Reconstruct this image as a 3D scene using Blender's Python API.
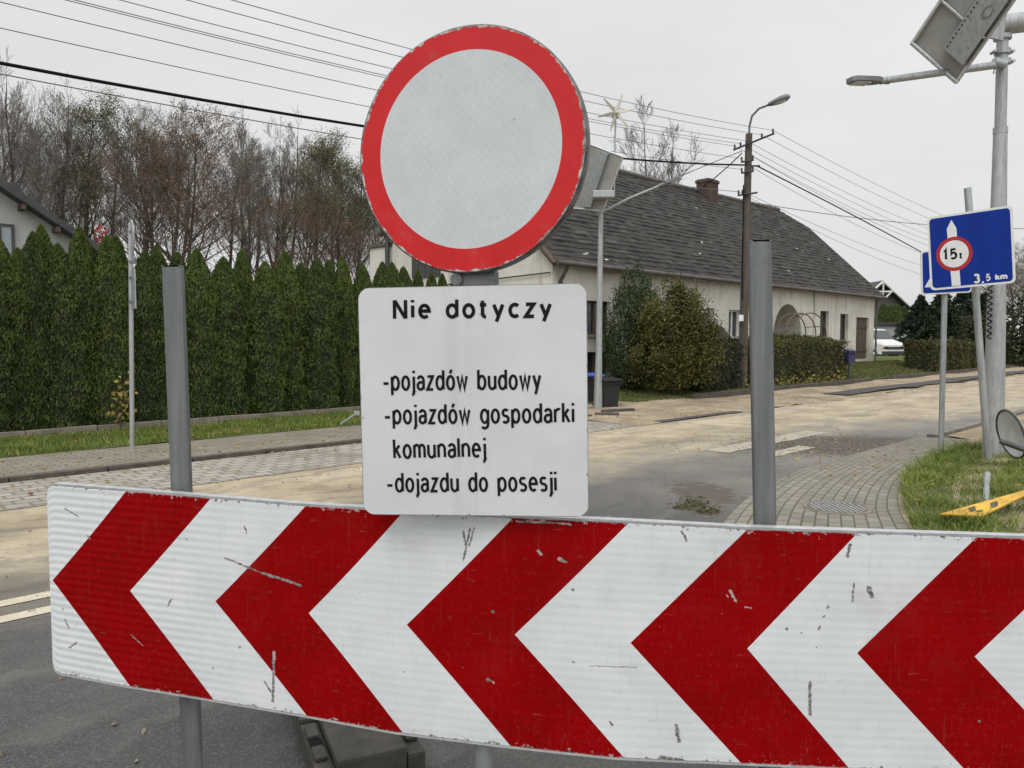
import bpy, bmesh, math, random
import numpy as np
from mathutils import Vector, Matrix
R = math.radians
sc = bpy.context.scene
for o in list(bpy.data.objects): bpy.data.objects.remove(o)

# ------------------------------------------------------------------ camera, sky, sun, exposure
F = 770.0; PITCH = R(3.27); EYE = 1.55
cam_d = bpy.data.cameras.new("camera"); cam_d.sensor_width = 36; cam_d.lens = F / 1024 * 36
cam_d.clip_start = 0.05; cam_d.clip_end = 2000
cam = bpy.data.objects.new("camera", cam_d); sc.collection.objects.link(cam)
cam.location = (0, 0, EYE); cam.rotation_euler = (R(90) - PITCH, 0, 0)
sc.camera = cam

w = bpy.data.worlds.new("World"); sc.world = w; w.use_nodes = True
wn = w.node_tree; wn.nodes.clear()
out = wn.nodes.new("ShaderNodeOutputWorld"); bg = wn.nodes.new("ShaderNodeBackground")
sky = wn.nodes.new("ShaderNodeTexSky"); sky.sky_type = 'NISHITA'; sky.sun_disc = False
SUN_EL, SUN_AZ = 48.0, 200.0
sky.sun_elevation = R(SUN_EL); sky.sun_rotation = R(SUN_AZ)
hsv = wn.nodes.new("ShaderNodeHueSaturation"); hsv.inputs['Saturation'].default_value = 0.08
wn.links.new(sky.outputs[0], hsv.inputs['Color'])
tc = wn.nodes.new("ShaderNodeTexCoord"); sx = wn.nodes.new("ShaderNodeSeparateXYZ")
wn.links.new(tc.outputs['Generated'], sx.inputs[0])
ramp = wn.nodes.new("ShaderNodeValToRGB")          # the overcast cloud deck: brighter towards the zenith
e = ramp.color_ramp.elements
e[0].position = 0.0; e[0].color = (0.355, 0.358, 0.362, 1)
e[1].position = 1.0; e[1].color = (0.95, 0.95, 0.95, 1)
m_ = e.new(0.42); m_.color = (0.415, 0.417, 0.42, 1)
wn.links.new(sx.outputs['Z'], ramp.inputs[0])
cl = wn.nodes.new("ShaderNodeTexNoise"); cl.inputs['Scale'].default_value = 1.5; cl.inputs['Detail'].default_value = 4
mpw = wn.nodes.new("ShaderNodeMapping"); mpw.inputs['Scale'].default_value = (1, 1, 3.2)
wn.links.new(tc.outputs['Generated'], mpw.inputs[0]); wn.links.new(mpw.outputs[0], cl.inputs[0])
mr = wn.nodes.new("ShaderNodeMapRange"); mr.inputs['From Min'].default_value = 0.3; mr.inputs['From Max'].default_value = 0.7
mr.inputs['To Min'].default_value = 0.89 * 20; mr.inputs['To Max'].default_value = 1.08 * 20
wn.links.new(cl.outputs[0], mr.inputs[0])
mul = wn.nodes.new("ShaderNodeMix"); mul.data_type = 'RGBA'; mul.blend_type = 'MULTIPLY'; mul.inputs[0].default_value = 1
wn.links.new(ramp.outputs[0], mul.inputs[6]); wn.links.new(mr.outputs[0], mul.inputs[7])
mix = wn.nodes.new("ShaderNodeMix"); mix.data_type = 'RGBA'; mix.inputs[0].default_value = 0.9
wn.links.new(hsv.outputs[0], mix.inputs[6]); wn.links.new(mul.outputs[2], mix.inputs[7])
dirm = wn.nodes.new("ShaderNodeMapRange"); dirm.inputs['From Min'].default_value = 0.2; dirm.inputs['From Max'].default_value = -0.9; dirm.inputs['To Min'].default_value = 1.0; dirm.inputs['To Max'].default_value = 1.7
wn.links.new(sx.outputs['Y'], dirm.inputs[0])        # unseen sky behind the camera, the sun's side, brightened to light camera-facing surfaces
mul2 = wn.nodes.new("ShaderNodeMix"); mul2.data_type = 'RGBA'; mul2.blend_type = 'MULTIPLY'; mul2.inputs[0].default_value = 1
wn.links.new(mix.outputs[2], mul2.inputs[6]); wn.links.new(dirm.outputs[0], mul2.inputs[7])
wn.links.new(mul2.outputs[2], bg.inputs[0]); bg.inputs[1].default_value = 0.1
wn.links.new(bg.outputs[0], out.inputs[0])

sun_d = bpy.data.lights.new("sun", 'SUN'); sun_d.energy = 0.9; sun_d.angle = R(25); sun_d.color = (1, 0.97, 0.93)
sun = bpy.data.objects.new("sun", sun_d); sc.collection.objects.link(sun)
sun.rotation_euler = (R(90 - SUN_EL), 0, R(-SUN_AZ + 180)); sun.location = (0, 0, 30)

sc.view_settings.view_transform = 'Standard'; sc.view_settings.look = 'None'
sc.view_settings.exposure = 0.0; sc.view_settings.gamma = 1.0
try: sc.view_settings.use_curve_mapping = False
except Exception: pass
sc.render.engine = 'CYCLES'

# ------------------------------------------------------------------ measuring helpers: photograph pixel -> point of the place
CA, SA = math.cos(PITCH), math.sin(PITCH)
def ray(px, py):
    a = (px - 512) / F; b = (384 - py) / F
    return Vector((a, CA + b * SA, -SA + b * CA))
def at(px, py, Y):
    r = ray(px, py); t = Y / r.y
    return Vector((r.x * t, Y, EYE + r.z * t))
def zrow(py, Y): return at(512, py, Y).z
def gp(px, py, z=0.0):
    r = ray(px, py); t = (z - EYE) / r.z
    return Vector((r.x * t, r.y * t, z))
S2 = math.sqrt(0.5)
DV = Vector((S2, S2, 0)); NV = Vector((-S2, S2, 0))       # along the street, across the street
def uv(u, v, z=0.0): return DV * u + NV * v + Vector((0, 0, z))
def vplane(px, py, v):                                     # ray meets the upright plane across-the-street = v
    r = ray(px, py); den = r.dot(NV); t = (v - Vector((0, 0, EYE)).dot(NV)) / den
    p = Vector((0, 0, EYE)) + r * t
    return p
ORD = ['first','second','third','fourth','fifth','sixth','seventh','eighth','ninth','tenth','eleventh','twelfth','thirteenth',
 'fourteenth','fifteenth','sixteenth','seventeenth','eighteenth','nineteenth','twentieth','twenty-first','twenty-second','twenty-third',
 'twenty-fourth','twenty-fifth','twenty-sixth','twenty-seventh','twenty-eighth','twenty-ninth','thirtieth','thirty-first','thirty-second','thirty-third','thirty-fourth','thirty-fifth']

# ------------------------------------------------------------------ mesh helpers
COL = sc.collection
WM = {}
def tag(o, label=None, cat=None, group=None, kind=None):
    if label: o['label'] = label
    if cat: o['category'] = cat
    if group: o['group'] = group
    if kind: o['kind'] = kind
    return o
def empty(name, loc, label, cat, rz=0, group=None, M=None):
    o = bpy.data.objects.new(name, None); COL.objects.link(o)
    m = M if M is not None else Matrix.Translation(loc) @ Matrix.Rotation(rz, 4, 'Z')
    o.matrix_world = m
    o.location, o.rotation_euler = m.to_translation(), m.to_euler()
    o.empty_display_size = 0.2
    WM[o.name] = m
    return tag(o, label, cat, group)

class MB:
    def __init__(s): s.v = []; s.f = []; s.m = []; s.uvs = {}; s.sm = []
    def add(s, verts, faces, mi=0, smooth=False):
        b = len(s.v); s.v += [tuple(x) for x in verts]
        for f in faces: s.f.append(tuple(b + i for i in f)); s.m.append(mi); s.sm.append(smooth)
        return s
    def quad(s, a, b, c, d, mi=0): return s.add([a, b, c, d], [(0, 1, 2, 3)], mi)
    def ngon(s, pts, mi=0): return s.add(pts, [tuple(range(len(pts)))], mi)
    def box(s, c, size, M=None, mi=0, bev=0.0):
        hx, hy, hz = size[0] / 2, size[1] / 2, size[2] / 2
        if bev > 0:
            bm = bmesh.new(); bmesh.ops.create_cube(bm, size=1)
            bmesh.ops.scale(bm, vec=size, verts=bm.verts)
            bmesh.ops.bevel(bm, geom=bm.edges[:], offset=bev, segments=2, affect='EDGES', profile=.6)
            bm.verts.index_update(); vs = [v.co.copy() for v in bm.verts]; fs = [tuple(v.index for v in f.verts) for f in bm.faces]; bm.free()
        else:
            vs = [Vector((x, y, z)) for x in (-hx, hx) for y in (-hy, hy) for z in (-hz, hz)]
            fs = [(0, 1, 3, 2), (4, 6, 7, 5), (0, 4, 5, 1), (2, 3, 7, 6), (0, 2, 6, 4), (1, 5, 7, 3)]
        c = Vector(c)
        vs = [(M @ v if M is not None else v) + c for v in vs]
        return s.add(vs, fs, mi)
    def tube(s, pts, rad, n=8, mi=0, caps=True, smooth=True):
        pts = [Vector(p) for p in pts]; N = len(pts)
        if not hasattr(rad, '__len__'): rad = [rad] * N
        vs = []; fs = []
        t0 = (pts[1] - pts[0]).normalized()
        ref = Vector((0, 0, 1)) if abs(t0.z) < 0.9 else Vector((1, 0, 0))
        a = t0.cross(ref).normalized()
        for i in range(N):
            if i == 0: t = t0
            elif i == N - 1: t = (pts[-1] - pts[-2]).normalized()
            else: t = (pts[i + 1] - pts[i - 1]).normalized()
            a = (a - t * a.dot(t)).normalized(); b = t.cross(a)
            for k in range(n):
                an = 2 * math.pi * k / n
                vs.append(pts[i] + (a * math.cos(an) + b * math.sin(an)) * rad[i])
        for i in range(N - 1):
            for k in range(n):
                fs.append((i * n + k, i * n + (k + 1) % n, (i + 1) * n + (k + 1) % n, (i + 1) * n + k))
        s.add(vs, fs, mi, smooth)
        if caps:
            s.add([vs[k] for k in range(n)][::-1], [tuple(range(n))], mi)
            s.add([vs[(N - 1) * n + k] for k in range(n)], [tuple(range(n))], mi)
        return s
    def prism(s, outline, h, M, mi=0, mside=None):          # outline [(x,y)] in the plane of M, from z=0 to z=h
        n = len(outline)
        a = [M @ Vector((x, y, 0)) for x, y in outline]; b = [M @ Vector((x, y, h)) for x, y in outline]
        s.ngon(a[::-1], mi); s.ngon(b, mi)
        ms = mi if mside is None else mside
        s.add(a + b, [(i, (i + 1) % n, n + (i + 1) % n, n + i) for i in range(n)], ms)
        return s
    def lathe(s, prof, M, n=32, mi=0, smooth=True):         # prof [(r,z)]
        vs = []; fs = []
        for r, z in prof:
            for k in range(n):
                a = 2 * math.pi * k / n
                vs.append(M @ Vector((r * math.cos(a), r * math.sin(a), z)))
        for i in range(len(prof) - 1):
            for k in range(n):
                fs.append((i * n + k, i * n + (k + 1) % n, (i + 1) * n + (k + 1) % n, (i + 1) * n + k))
        return s.add(vs, fs, mi, smooth)
    def strip(s, pts, wd, M, z, closed=False, mi=0):        # flat stroke along a 2D polyline
        P = [Vector((p[0], p[1])) for p in pts]; n = len(P); L = []; Rr = []
        for i in range(n):
            pa = P[i - 1] if (i > 0 or closed) else None
            pb = P[(i + 1) % n] if (i < n - 1 or closed) else None
            d1 = (P[i] - pa).normalized() if pa is not None else None
            d2 = (pb - P[i]).normalized() if pb is not None else None
            if d1 is None: d1 = d2
            if d2 is None: d2 = d1
            n1 = Vector((-d1.y, d1.x)); n2 = Vector((-d2.y, d2.x)); mm = n1 + n2
            if mm.length < 1e-6: mm = n1
            mm.normalize(); k = 1 / max(0.35, mm.dot(n1))
            L.append(P[i] + mm * wd / 2 * k); Rr.append(P[i] - mm * wd / 2 * k)
        vs = [M @ Vector((p.x, p.y, z)) for p in L] + [M @ Vector((p.x, p.y, z)) for p in Rr]
        fs = [(i, n + i, n + (i + 1) % n, (i + 1) % n) for i in range(n if closed else n - 1)]
        return s.add(vs, fs, mi)
    def build(s, name, mat, parent=None, world=True, smooth_angle=None):
        me = bpy.data.meshes.new(name)
        vs = s.v
        if parent is not None and world:
            inv = WM[parent.name].inverted(); vs = [tuple(inv @ Vector(v)) for v in vs]
        me.from_pydata(vs, [], s.f)
        mats = mat if isinstance(mat, (list, tuple)) else [mat]
        for m in mats: me.materials.append(m)
        if len(mats) > 1: me.polygons.foreach_set('material_index', s.m)
        me.polygons.foreach_set('use_smooth', s.sm)
        me.update()
        o = bpy.data.objects.new(name, me); COL.objects.link(o)
        if parent is not None:
            o.parent = parent; WM[o.name] = WM[parent.name] if world else WM[parent.name]
        else: WM[o.name] = Matrix.Identity(4)
        return o
def fast_mesh(name, V, Fq, mat, parent=None, smooth=False, UV=None):   # numpy verts (n,3), faces (m,k)
    V = np.asarray(V, np.float32); Fq = np.asarray(Fq, np.int32); k = Fq.shape[1]
    me = bpy.data.meshes.new(name)
    me.vertices.add(len(V)); me.vertices.foreach_set('co', V.ravel())
    me.loops.add(Fq.size); me.loops.foreach_set('vertex_index', Fq.ravel())
    me.polygons.add(len(Fq)); me.polygons.foreach_set('loop_start', np.arange(0, Fq.size, k, dtype=np.int32))
    me.polygons.foreach_set('loop_total', np.full(len(Fq), k, np.int32))
    me.polygons.foreach_set('use_smooth', np.full(len(Fq), smooth))
    if UV is not None:
        l = me.uv_layers.new(name='UVMap'); l.data.foreach_set('uv', np.asarray(UV, np.float32)[Fq.ravel()].ravel())
    me.materials.append(mat); me.update(calc_edges=True); me.validate()
    o = bpy.data.objects.new(name, me); COL.objects.link(o)
    if parent is not None: o.parent = parent; WM[o.name] = WM[parent.name]
    return o
def struct(o): o['kind'] = 'structure'; return o
def copy_tree(o, parent=None):
    c = o.copy(); COL.objects.link(c)
    if parent is not None: c.parent = parent
    for ch in list(o.children): copy_tree(ch, c)
    return c
def frame(origin, xdir, ydir):                                # matrix whose local z is x cross y
    x = Vector(xdir).normalized(); z = x.cross(Vector(ydir)).normalized(); y = z.cross(x)
    return Matrix(((x.x, y.x, z.x, origin[0]), (x.y, y.y, z.y, origin[1]), (x.z, y.z, z.z, origin[2]), (0, 0, 0, 1)))

# ------------------------------------------------------------------ materials
class NT:
    def __init__(s, name):
        s.mat = bpy.data.materials.new(name); s.mat.use_nodes = True
        s.t = s.mat.node_tree; s.b = s.t.nodes['Principled BSDF']; s.o = s.t.nodes['Material Output']
        s._tc = None
    def n(s, ty, **kw):
        nd = s.t.nodes.new('ShaderNode' + ty)
        for k, v in kw.items(): setattr(nd, k, v)
        return nd
    def set(s, inp, v):
        if isinstance(v, bpy.types.NodeSocket): s.t.links.new(v, inp)
        elif isinstance(v, (tuple, list)) and len(v) == 3 and inp.type == 'RGBA': inp.default_value = (*v, 1)
        else: inp.default_value = v
    def tc(s, which='Object'):
        if s._tc is None: s._tc = s.n('TexCoord')
        return s._tc.outputs[which]
    def math(s, op, a, b=0.0, c=None, clamp=False):
        nd = s.n('Math', operation=op, use_clamp=clamp); s.set(nd.inputs[0], a); s.set(nd.inputs[1], b)
        if c is not None: s.set(nd.inputs[2], c)
        return nd.outputs[0]
    def noise(s, vec, scale=5, detail=4, rough=.6, dist=0, col=False):
        nd = s.n('TexNoise'); s.set(nd.inputs['Vector'], vec); nd.inputs['Scale'].default_value = scale
        nd.inputs['Detail'].default_value = detail; nd.inputs['Roughness'].default_value = rough; nd.inputs['Distortion'].default_value = dist
        return nd.outputs['Color' if col else 0]
    def vor(s, vec, scale=5, feature='F1', out='Distance', rnd=1):
        nd = s.n('TexVoronoi', feature=feature); s.set(nd.inputs['Vector'], vec); nd.inputs['Scale'].default_value = scale
        nd.inputs['Randomness'].default_value = rnd
        return nd.outputs[out]
    def step(s, x, a, b):                                    # smooth map of x from a..b to 0..1
        nd = s.n('MapRange', interpolation_type='SMOOTHSTEP'); s.set(nd.inputs[0], x)
        if a <= b:
            s.set(nd.inputs[1], a); s.set(nd.inputs[2], b)
        else:
            s.set(nd.inputs[1], b); s.set(nd.inputs[2], a); s.set(nd.inputs[3], 1.0); s.set(nd.inputs[4], 0.0)
        return nd.outputs[0]
    def mix(s, f, a, b, bl='MIX'):
        nd = s.n('Mix', data_type='RGBA', blend_type=bl); s.set(nd.inputs[0], f); s.set(nd.inputs[6], a); s.set(nd.inputs[7], b)
        return nd.outputs[2]
    def map(s, vec, scale=(1, 1, 1), rot=(0, 0, 0), loc=(0, 0, 0)):
        nd = s.n('Mapping'); s.set(nd.inputs[0], vec); nd.inputs['Scale'].default_value = scale
        nd.inputs['Rotation'].default_value = rot; nd.inputs['Location'].default_value = loc
        return nd.outputs[0]
    def sep(s, vec):
        nd = s.n('SeparateXYZ'); s.set(nd.inputs[0], vec); return nd.outputs
    def comb(s, x, y, z=0.0):
        nd = s.n('CombineXYZ'); s.set(nd.inputs[0], x); s.set(nd.inputs[1], y); s.set(nd.inputs[2], z); return nd.outputs[0]
    def bump(s, h, strength=.3, dist=.02):
        nd = s.n('Bump'); s.set(nd.inputs['Height'], h); nd.inputs['Strength'].default_value = strength; nd.inputs['Distance'].default_value = dist
        s.t.links.new(nd.outputs[0], s.b.inputs['Normal']); return nd
    def fin(s, col, rough=.6, metal=0.0, spec=None):
        s.set(s.b.inputs['Base Color'], col); s.set(s.b.inputs['Roughness'], rough); s.set(s.b.inputs['Metallic'], metal)
        if spec is not None: s.set(s.b.inputs['Specular IOR Level'], spec)
        return s.mat
def simple(name, col, rough=.6, metal=0, var=.25, scale=8, bscale=None, bstr=.2, coord='Object', bdist=.01, stretch=(1, 1, 1), spec=None):
    t = NT(name); v = t.map(t.tc(coord), stretch)
    n1 = t.noise(v, scale, 6, .65)
    lo = tuple(c * (1 - var) for c in col); hi = tuple(min(1, c * (1 + var)) for c in col)
    c = t.mix(t.step(n1, .3, .7), lo, hi)
    if bscale: t.bump(t.noise(v, bscale, 4), bstr, bdist)
    return t.fin(c, rough, metal, spec)
def leafmat(name, cols, rough=.65, clump=1.2, transl=.15):
    t = NT(name); g = t.n('NewGeometry'); r = g.outputs['Random Per Island']
    rp = t.n('ValToRGB'); t.set(rp.inputs[0], r); el = rp.color_ramp.elements
    for i, c in enumerate(cols):
        p = i / (len(cols) - 1)
        if i == 0: q = el[0]
        elif i == len(cols) - 1: q = el[-1]
        else: q = el.new(p)
        q.position = p; q.color = (*c, 1)
    nz = t.noise(t.tc('Object'), clump, 3, .6)
    f = t.step(nz, .3, .7)
    c = t.mix(f, t.mix(1.0, rp.outputs[0], (.7, .72, .7), 'MULTIPLY'), t.mix(1.0, rp.outputs[0], (1.25, 1.2, 1.1), 'MULTIPLY'))
    oi = t.n('ObjectInfo'); c = t.mix(oi.outputs['Random'], t.mix(1.0, c, (.80, .82, .82), 'MULTIPLY'), t.mix(1.0, c, (1.2, 1.15, 1.05), 'MULTIPLY'))
    t.fin(c, rough, 0, .3)
    tr = t.n('BsdfTranslucent'); t.set(tr.inputs[0], c); mx = t.n('MixShader'); mx.inputs[0].default_value = transl
    t.t.links.new(t.b.outputs[0], mx.inputs[1]); t.t.links.new(tr.outputs[0], mx.inputs[2]); t.t.links.new(mx.outputs[0], t.o.inputs[0])
    return t.mat

def galvanised(name, base=(.36, .38, .385), rough=.5, metal=.75):
    t = NT(name); v = t.tc('Object')
    vo = t.vor(t.map(v, (1, 1, .6)), 26, out='Color'); sp = t.n('SeparateColor'); t.set(sp.inputs[0], vo)
    n2 = t.noise(t.map(v, (6, 6, .6)), 5, 5)
    c = t.mix(t.math('MULTIPLY', sp.outputs[0], .35), base, tuple(min(1, x * 1.35) for x in base))
    c = t.mix(t.step(n2, .45, .75), c, tuple(x * .72 for x in base))
    return t.fin(c, t.math('ADD', rough - .1, t.math('MULTIPLY', n2, .25)), metal)
M_galv = galvanised('galvanised_steel')
M_galv_dark = galvanised('weathered_steel', (.17, .18, .185), .55, .7)
M_galv_pale = galvanised('pale_galvanised_pole', (.34, .355, .355), .55, .5)
M_alu = simple('aluminium_edge', (.55, .56, .57), .4, .6, .15, 30)
M_black = simple('black_lettering', (.010, .010, .011), .8, 0, .2, 30, spec=.1)
M_dark = simple('dark_metal', (.06, .06, .062), .55, .3, .3, 12)
# ================================================================== THE SETTING
def smooth_noise_mat_ground():
    t = NT('earth_and_grass'); v = t.tc('Object')
    a = t.noise(v, .15, 5); b = t.noise(v, 3, 6)
    c = t.mix(t.step(a, .4, .6), (.07, .085, .03), (.10, .10, .045)); c = t.mix(t.step(b, .45, .75), c, (.16, .12, .07))
    t.bump(b, .4, .05); return t.fin(c, .9)
def road_coords(t):
    p = t.sep(t.tc('Object')); x, y = p[0], p[1]
    u = t.math('MULTIPLY', t.math('ADD', x, y), S2); v = t.math('MULTIPLY', t.math('SUBTRACT', y, x), S2)
    return u, v
def asphalt():
    t = NT('sandy_asphalt'); o = t.tc('Object'); u, v = road_coords(t)
    bend = t.math('MULTIPLY', t.math('SUBTRACT', t.noise(o, .25, 3), .5), 2.2); jitv = t.math('MULTIPLY', t.math('SUBTRACT', t.noise(o, 2.2, 5, .7), .5), .8)
    st = t.comb(t.math('MULTIPLY', u, .13), t.math('MULTIPLY', t.math('ADD', t.math('ADD', v, bend), jitv), 1.2), 0.0)
    streak = t.noise(st, 1.3, 3, .5, .3); streak2 = t.noise(st, 3.2, 4, .55, .6); blot = t.noise(o, .55, 5, .6); fine = t.noise(o, 110, 3, .7); mid = t.noise(o, 9, 5)
    agg = t.vor(o, 160, out='Color'); ags = t.n('SeparateColor'); t.set(ags.inputs[0], agg)
    base = t.mix(t.step(blot, .35, .65), (.05, .049, .047), (.074, .072, .069))
    base = t.mix(t.math('MULTIPLY', t.step(streak2, .45, .75), .6), base, (.125, .12, .112))
    dust_grazing = t.math('MULTIPLY', t.step(u, 4.2, 8.5), t.math('ADD', .45, t.math('MULTIPLY', t.step(blot, .3, .7), .55)))  # dust film plus paler grazing-angle light further off, both put into the colour
    base = t.mix(t.math('MULTIPLY', dust_grazing, .8), base, (.215, .20, .175))
    base = t.mix(t.math('MULTIPLY', t.step(ags.outputs[0], .55, 1.0), .5), base, (.15, .148, .145))
    # dried sand dragged along the carriageway by lorries
    vv = t.math('ADD', v, t.math('MULTIPLY', t.math('SUBTRACT', t.math('MULTIPLY', t.math('ADD', streak, t.noise(o, .8, 5, .6)), .5), .5), 4.4))
    uoff = t.math('MULTIPLY', t.step(u, 11, 22), 1.7)
    vv = t.math('ADD', vv, uoff)
    m = t.step(vv, 4.7, 6.9)
    m = t.math('MULTIPLY', m, t.math('ADD', .5, t.math('MULTIPLY', t.step(streak2, .32, .58), .5)))
    side = t.math('MULTIPLY', t.step(blot, .5, .8), .18); m = t.math('MAXIMUM', m, t.math('MULTIPLY', side, t.step(v, -2, 4)))
    patch = t.noise(o, .9, 8, .7); grit = t.noise(o, 38, 4, .75); clod = t.vor(t.mix(.05, o, t.noise(o, 8, 3, col=True)), 7.0); clc = t.vor(t.mix(.05, o, t.noise(o, 8, 3, col=True)), 7.0, out='Color'); cls = t.n('SeparateColor'); t.set(cls.inputs[0], clc)
    sand = t.mix(t.step(patch, .3, .7), (.31, .25, .16), (.47, .395, .27))
    sand = t.mix(t.math('MULTIPLY', t.step(streak, .42, .72), .5), sand, (.54, .485, .375)); sand = t.mix(t.math('MULTIPLY', t.step(streak2, .50, .70), .35), sand, (.24, .20, .15)); sand = t.mix(t.math('MULTIPLY', t.step(mid, .5, .8), .25), sand, (.22, .18, .13)); sand = t.mix(t.math('MULTIPLY', t.step(grit, .48, .75), .45), sand, (.20, .165, .12)); sand = t.mix(t.math('MULTIPLY', t.math('MULTIPLY', t.step(clod, .16, .08), t.step(cls.outputs[0], .72, .75)), .6), sand, (.15, .115, .08))
    m = t.math('MULTIPLY', m, t.math('SUBTRACT', 1.0, t.math('MULTIPLY', t.step(patch, .60, .38), .2)))
    base = t.mix(t.math('MULTIPLY', t.step(grit, .5, .8), .35), base, (.05, .047, .043))
    c = t.mix(m, base, sand)
    # dark damp mud by the paved corner
    p = t.sep(o)
    mx = t.math('DIVIDE', t.math('SUBTRACT', p[0], 5.1), 2.1); my = t.math('DIVIDE', t.math('SUBTRACT', p[1], 11.3), 1.25)
    dd = t.math('ADD', t.math('MULTIPLY', mx, mx), t.math('MULTIPLY', my, my))
    mud = t.step(t.math('ADD', dd, t.math('MULTIPLY', t.math('SUBTRACT', mid, .5), 2.4)), 1.1, .3)
    c = t.mix(t.math('MULTIPLY', mud, .85), c, (.06, .046, .037))
    m2x = t.math('DIVIDE', t.math('SUBTRACT', p[0], 1.95), .42); m2y = t.math('DIVIDE', t.math('SUBTRACT', p[1], 7.75), .75)
    d2 = t.math('ADD', t.math('MULTIPLY', m2x, m2x), t.math('MULTIPLY', m2y, m2y)); mud2 = t.step(t.math('ADD', d2, t.math('MULTIPLY', t.math('SUBTRACT', mid, .5), 2.8)), 1.0, .2)
    c = t.mix(t.math('MULTIPLY', mud2, .8), c, (.07, .056, .042))
    crack = t.vor(t.mix(.08, o, t.noise(o, 3, 4, col=True)), .55, 'DISTANCE_TO_EDGE')
    ck = t.math('MULTIPLY', t.math('MULTIPLY', t.step(crack, .004, .001), .4), t.step(u, 6, 8))
    c = t.mix(ck, c, (.03, .028, .026))
    h = t.math('ADD', fine, t.math('MULTIPLY', mid, 1.4)); t.bump(h, .35, .012)
    return t.fin(c, t.math('SUBTRACT', .82, t.math('MULTIPLY', t.step(blot, .55, .75), .12)), 0, .35)
M_ground = smooth_noise_mat_ground(); M_road = asphalt()
def sandmat():
    t = NT('loose_sand'); o = t.tc('Object'); a = t.noise(o, 1.2, 6, .65); b = t.noise(o, 14, 5, .7); c3 = t.noise(o, 90, 2)
    c = t.mix(t.step(a, .35, .65), (.25, .195, .13), (.40, .335, .24)); c = t.mix(t.math('MULTIPLY', t.step(b, .45, .75), .8), c, (.16, .125, .085)); d_ = t.noise(o, .7, 7, .7); c = t.mix(t.math('MULTIPLY', t.step(d_, .5, .68), .7), c, (.15, .13, .105))
    t.bump(t.math('ADD', b, t.math('MULTIPLY', c3, .4)), .6, .04); return t.fin(c, .95, 0, .2)
M_sand = sandmat()
def brickmat(name, c1, c2, mortar, bw, bh, msize=.012, coordsrc='UV', bumps=.5, rot=0.0, rough=.85, dirt=(.12, .1, .07), moss=0.0):
    t = NT(name)
    if coordsrc == 'UV': vec = t.tc('UV')
    else:
        u, v = road_coords(t); vec = t.comb(u, v, 0.0)
    wob = t.mix(.006, vec, t.noise(vec, 4, 2, col=True)) if coordsrc != 'UV' else vec
    b = t.n('TexBrick'); t.set(b.inputs['Vector'], wob); b.inputs['Scale'].default_value = 1
    b.inputs['Brick Width'].default_value = bw; b.inputs['Row Height'].default_value = bh; b.inputs['Mortar Size'].default_value = msize
    b.inputs['Mortar Smooth'].default_value = .3
    t.set(b.inputs['Color1'], c1); t.set(b.inputs['Color2'], c2); t.set(b.inputs['Mortar'], mortar)
    o = t.tc('Object'); n1 = t.noise(o, 1.1, 6, .65); n2 = t.noise(o, 35, 4, .7)
    c = t.mix(t.math('MULTIPLY', t.step(n1, .45, .75), .55), b.outputs[0], dirt)
    c = t.mix(t.math('MULTIPLY', t.step(n2, .4, .8), .3), c, mortar)
    if moss: c = t.mix(t.math('MULTIPLY', t.math('MULTIPLY', b.outputs[1], t.step(n1, .4, .6)), moss), c, (.05, .07, .02))
    h = t.math('SUBTRACT', t.math('MULTIPLY', n2, .25), b.outputs[1]); t.bump(h, bumps, .012)
    return t.fin(c, rough, 0, .3)
M_cobble = brickmat('grey_cobbles', (.36, .33, .285), (.25, .23, .195), (.17, .15, .12), .22, .17, .016, 'OBJ', .7)
M_walk = brickmat('pavement_blocks', (.25, .22, .175), (.2, .18, .145), (.09, .08, .06), .2, .1, .008, 'OBJ', .4, moss=.5)
M_paver = brickmat('corner_paving_blocks', (.24, .22, .185), (.185, .172, .145), (.10, .095, .07), .21, .125, .010, 'UV', .6, moss=.4)
M_kerb = simple('concrete_kerb', (.16, .145, .125), .9, 0, .35, 4, 40, .4)
M_kerb_dark = simple('dirty_kerb', (.07, .06, .048), .9, 0, .35, 4, 40, .4)
M_conc = simple('concrete', (.17, .15, .12), .9, 0, .3, 3, 30, .4)
M_soil = simple('dark_soil', (.06, .045, .03), .95, 0, .4, 5, 22, .7, bdist=.04)
def turfmat():
    t = NT('turf'); o = t.tc('Object'); a = t.noise(o, .9, 5); b = t.noise(o, 30, 4, .7)
    c = t.mix(t.step(a, .35, .65), (.055, .085, .018), (.09, .105, .035)); c = t.mix(t.step(b, .5, .8), c, (.12, .10, .05))
    t.bump(b, .6, .03); return t.fin(c, .95, 0, .2)
M_turf = turfmat()
def linemat():
    t = NT('worn_road_paint'); o = t.tc('Object'); a = t.noise(o, 6, 6, .7); b = t.noise(o, 60, 3, .7)
    c = t.mix(t.step(a, .42, .6), (.44, .39, .29), (.56, .51, .41)); c = t.mix(t.step(t.math('ADD', a, t.math('MULTIPLY', b, .5)), .78, .9), c, (.2, .17, .13))
    return t.fin(c, .8)
M_line = linemat()
def zebramat():
    t = NT('sandy_crossing_paint'); o = t.tc('Object'); a = t.noise(o, 5, 6, .7); b = t.noise(o, 50, 3, .7)
    c = t.mix(t.step(a, .35, .62), (.33, .29, .215), (.47, .43, .35)); c = t.mix(t.step(t.math('ADD', a, t.math('MULTIPLY', b, .6)), .72, .95), c, (.2, .175, .14))
    return t.fin(c, .8)
M_zebra = zebramat()

def sheet(name, pts, mat, z=None):
    m = MB(); m.ngon([(p[0], p[1], p[2] if z is None else z) for p in pts]); return struct(m.build(name, mat))
def uvrect(u0, u1, v0, v1, z): return [uv(u0, v0, z), uv(u1, v0, z), uv(u1, v1, z), uv(u0, v1, z)]
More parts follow.
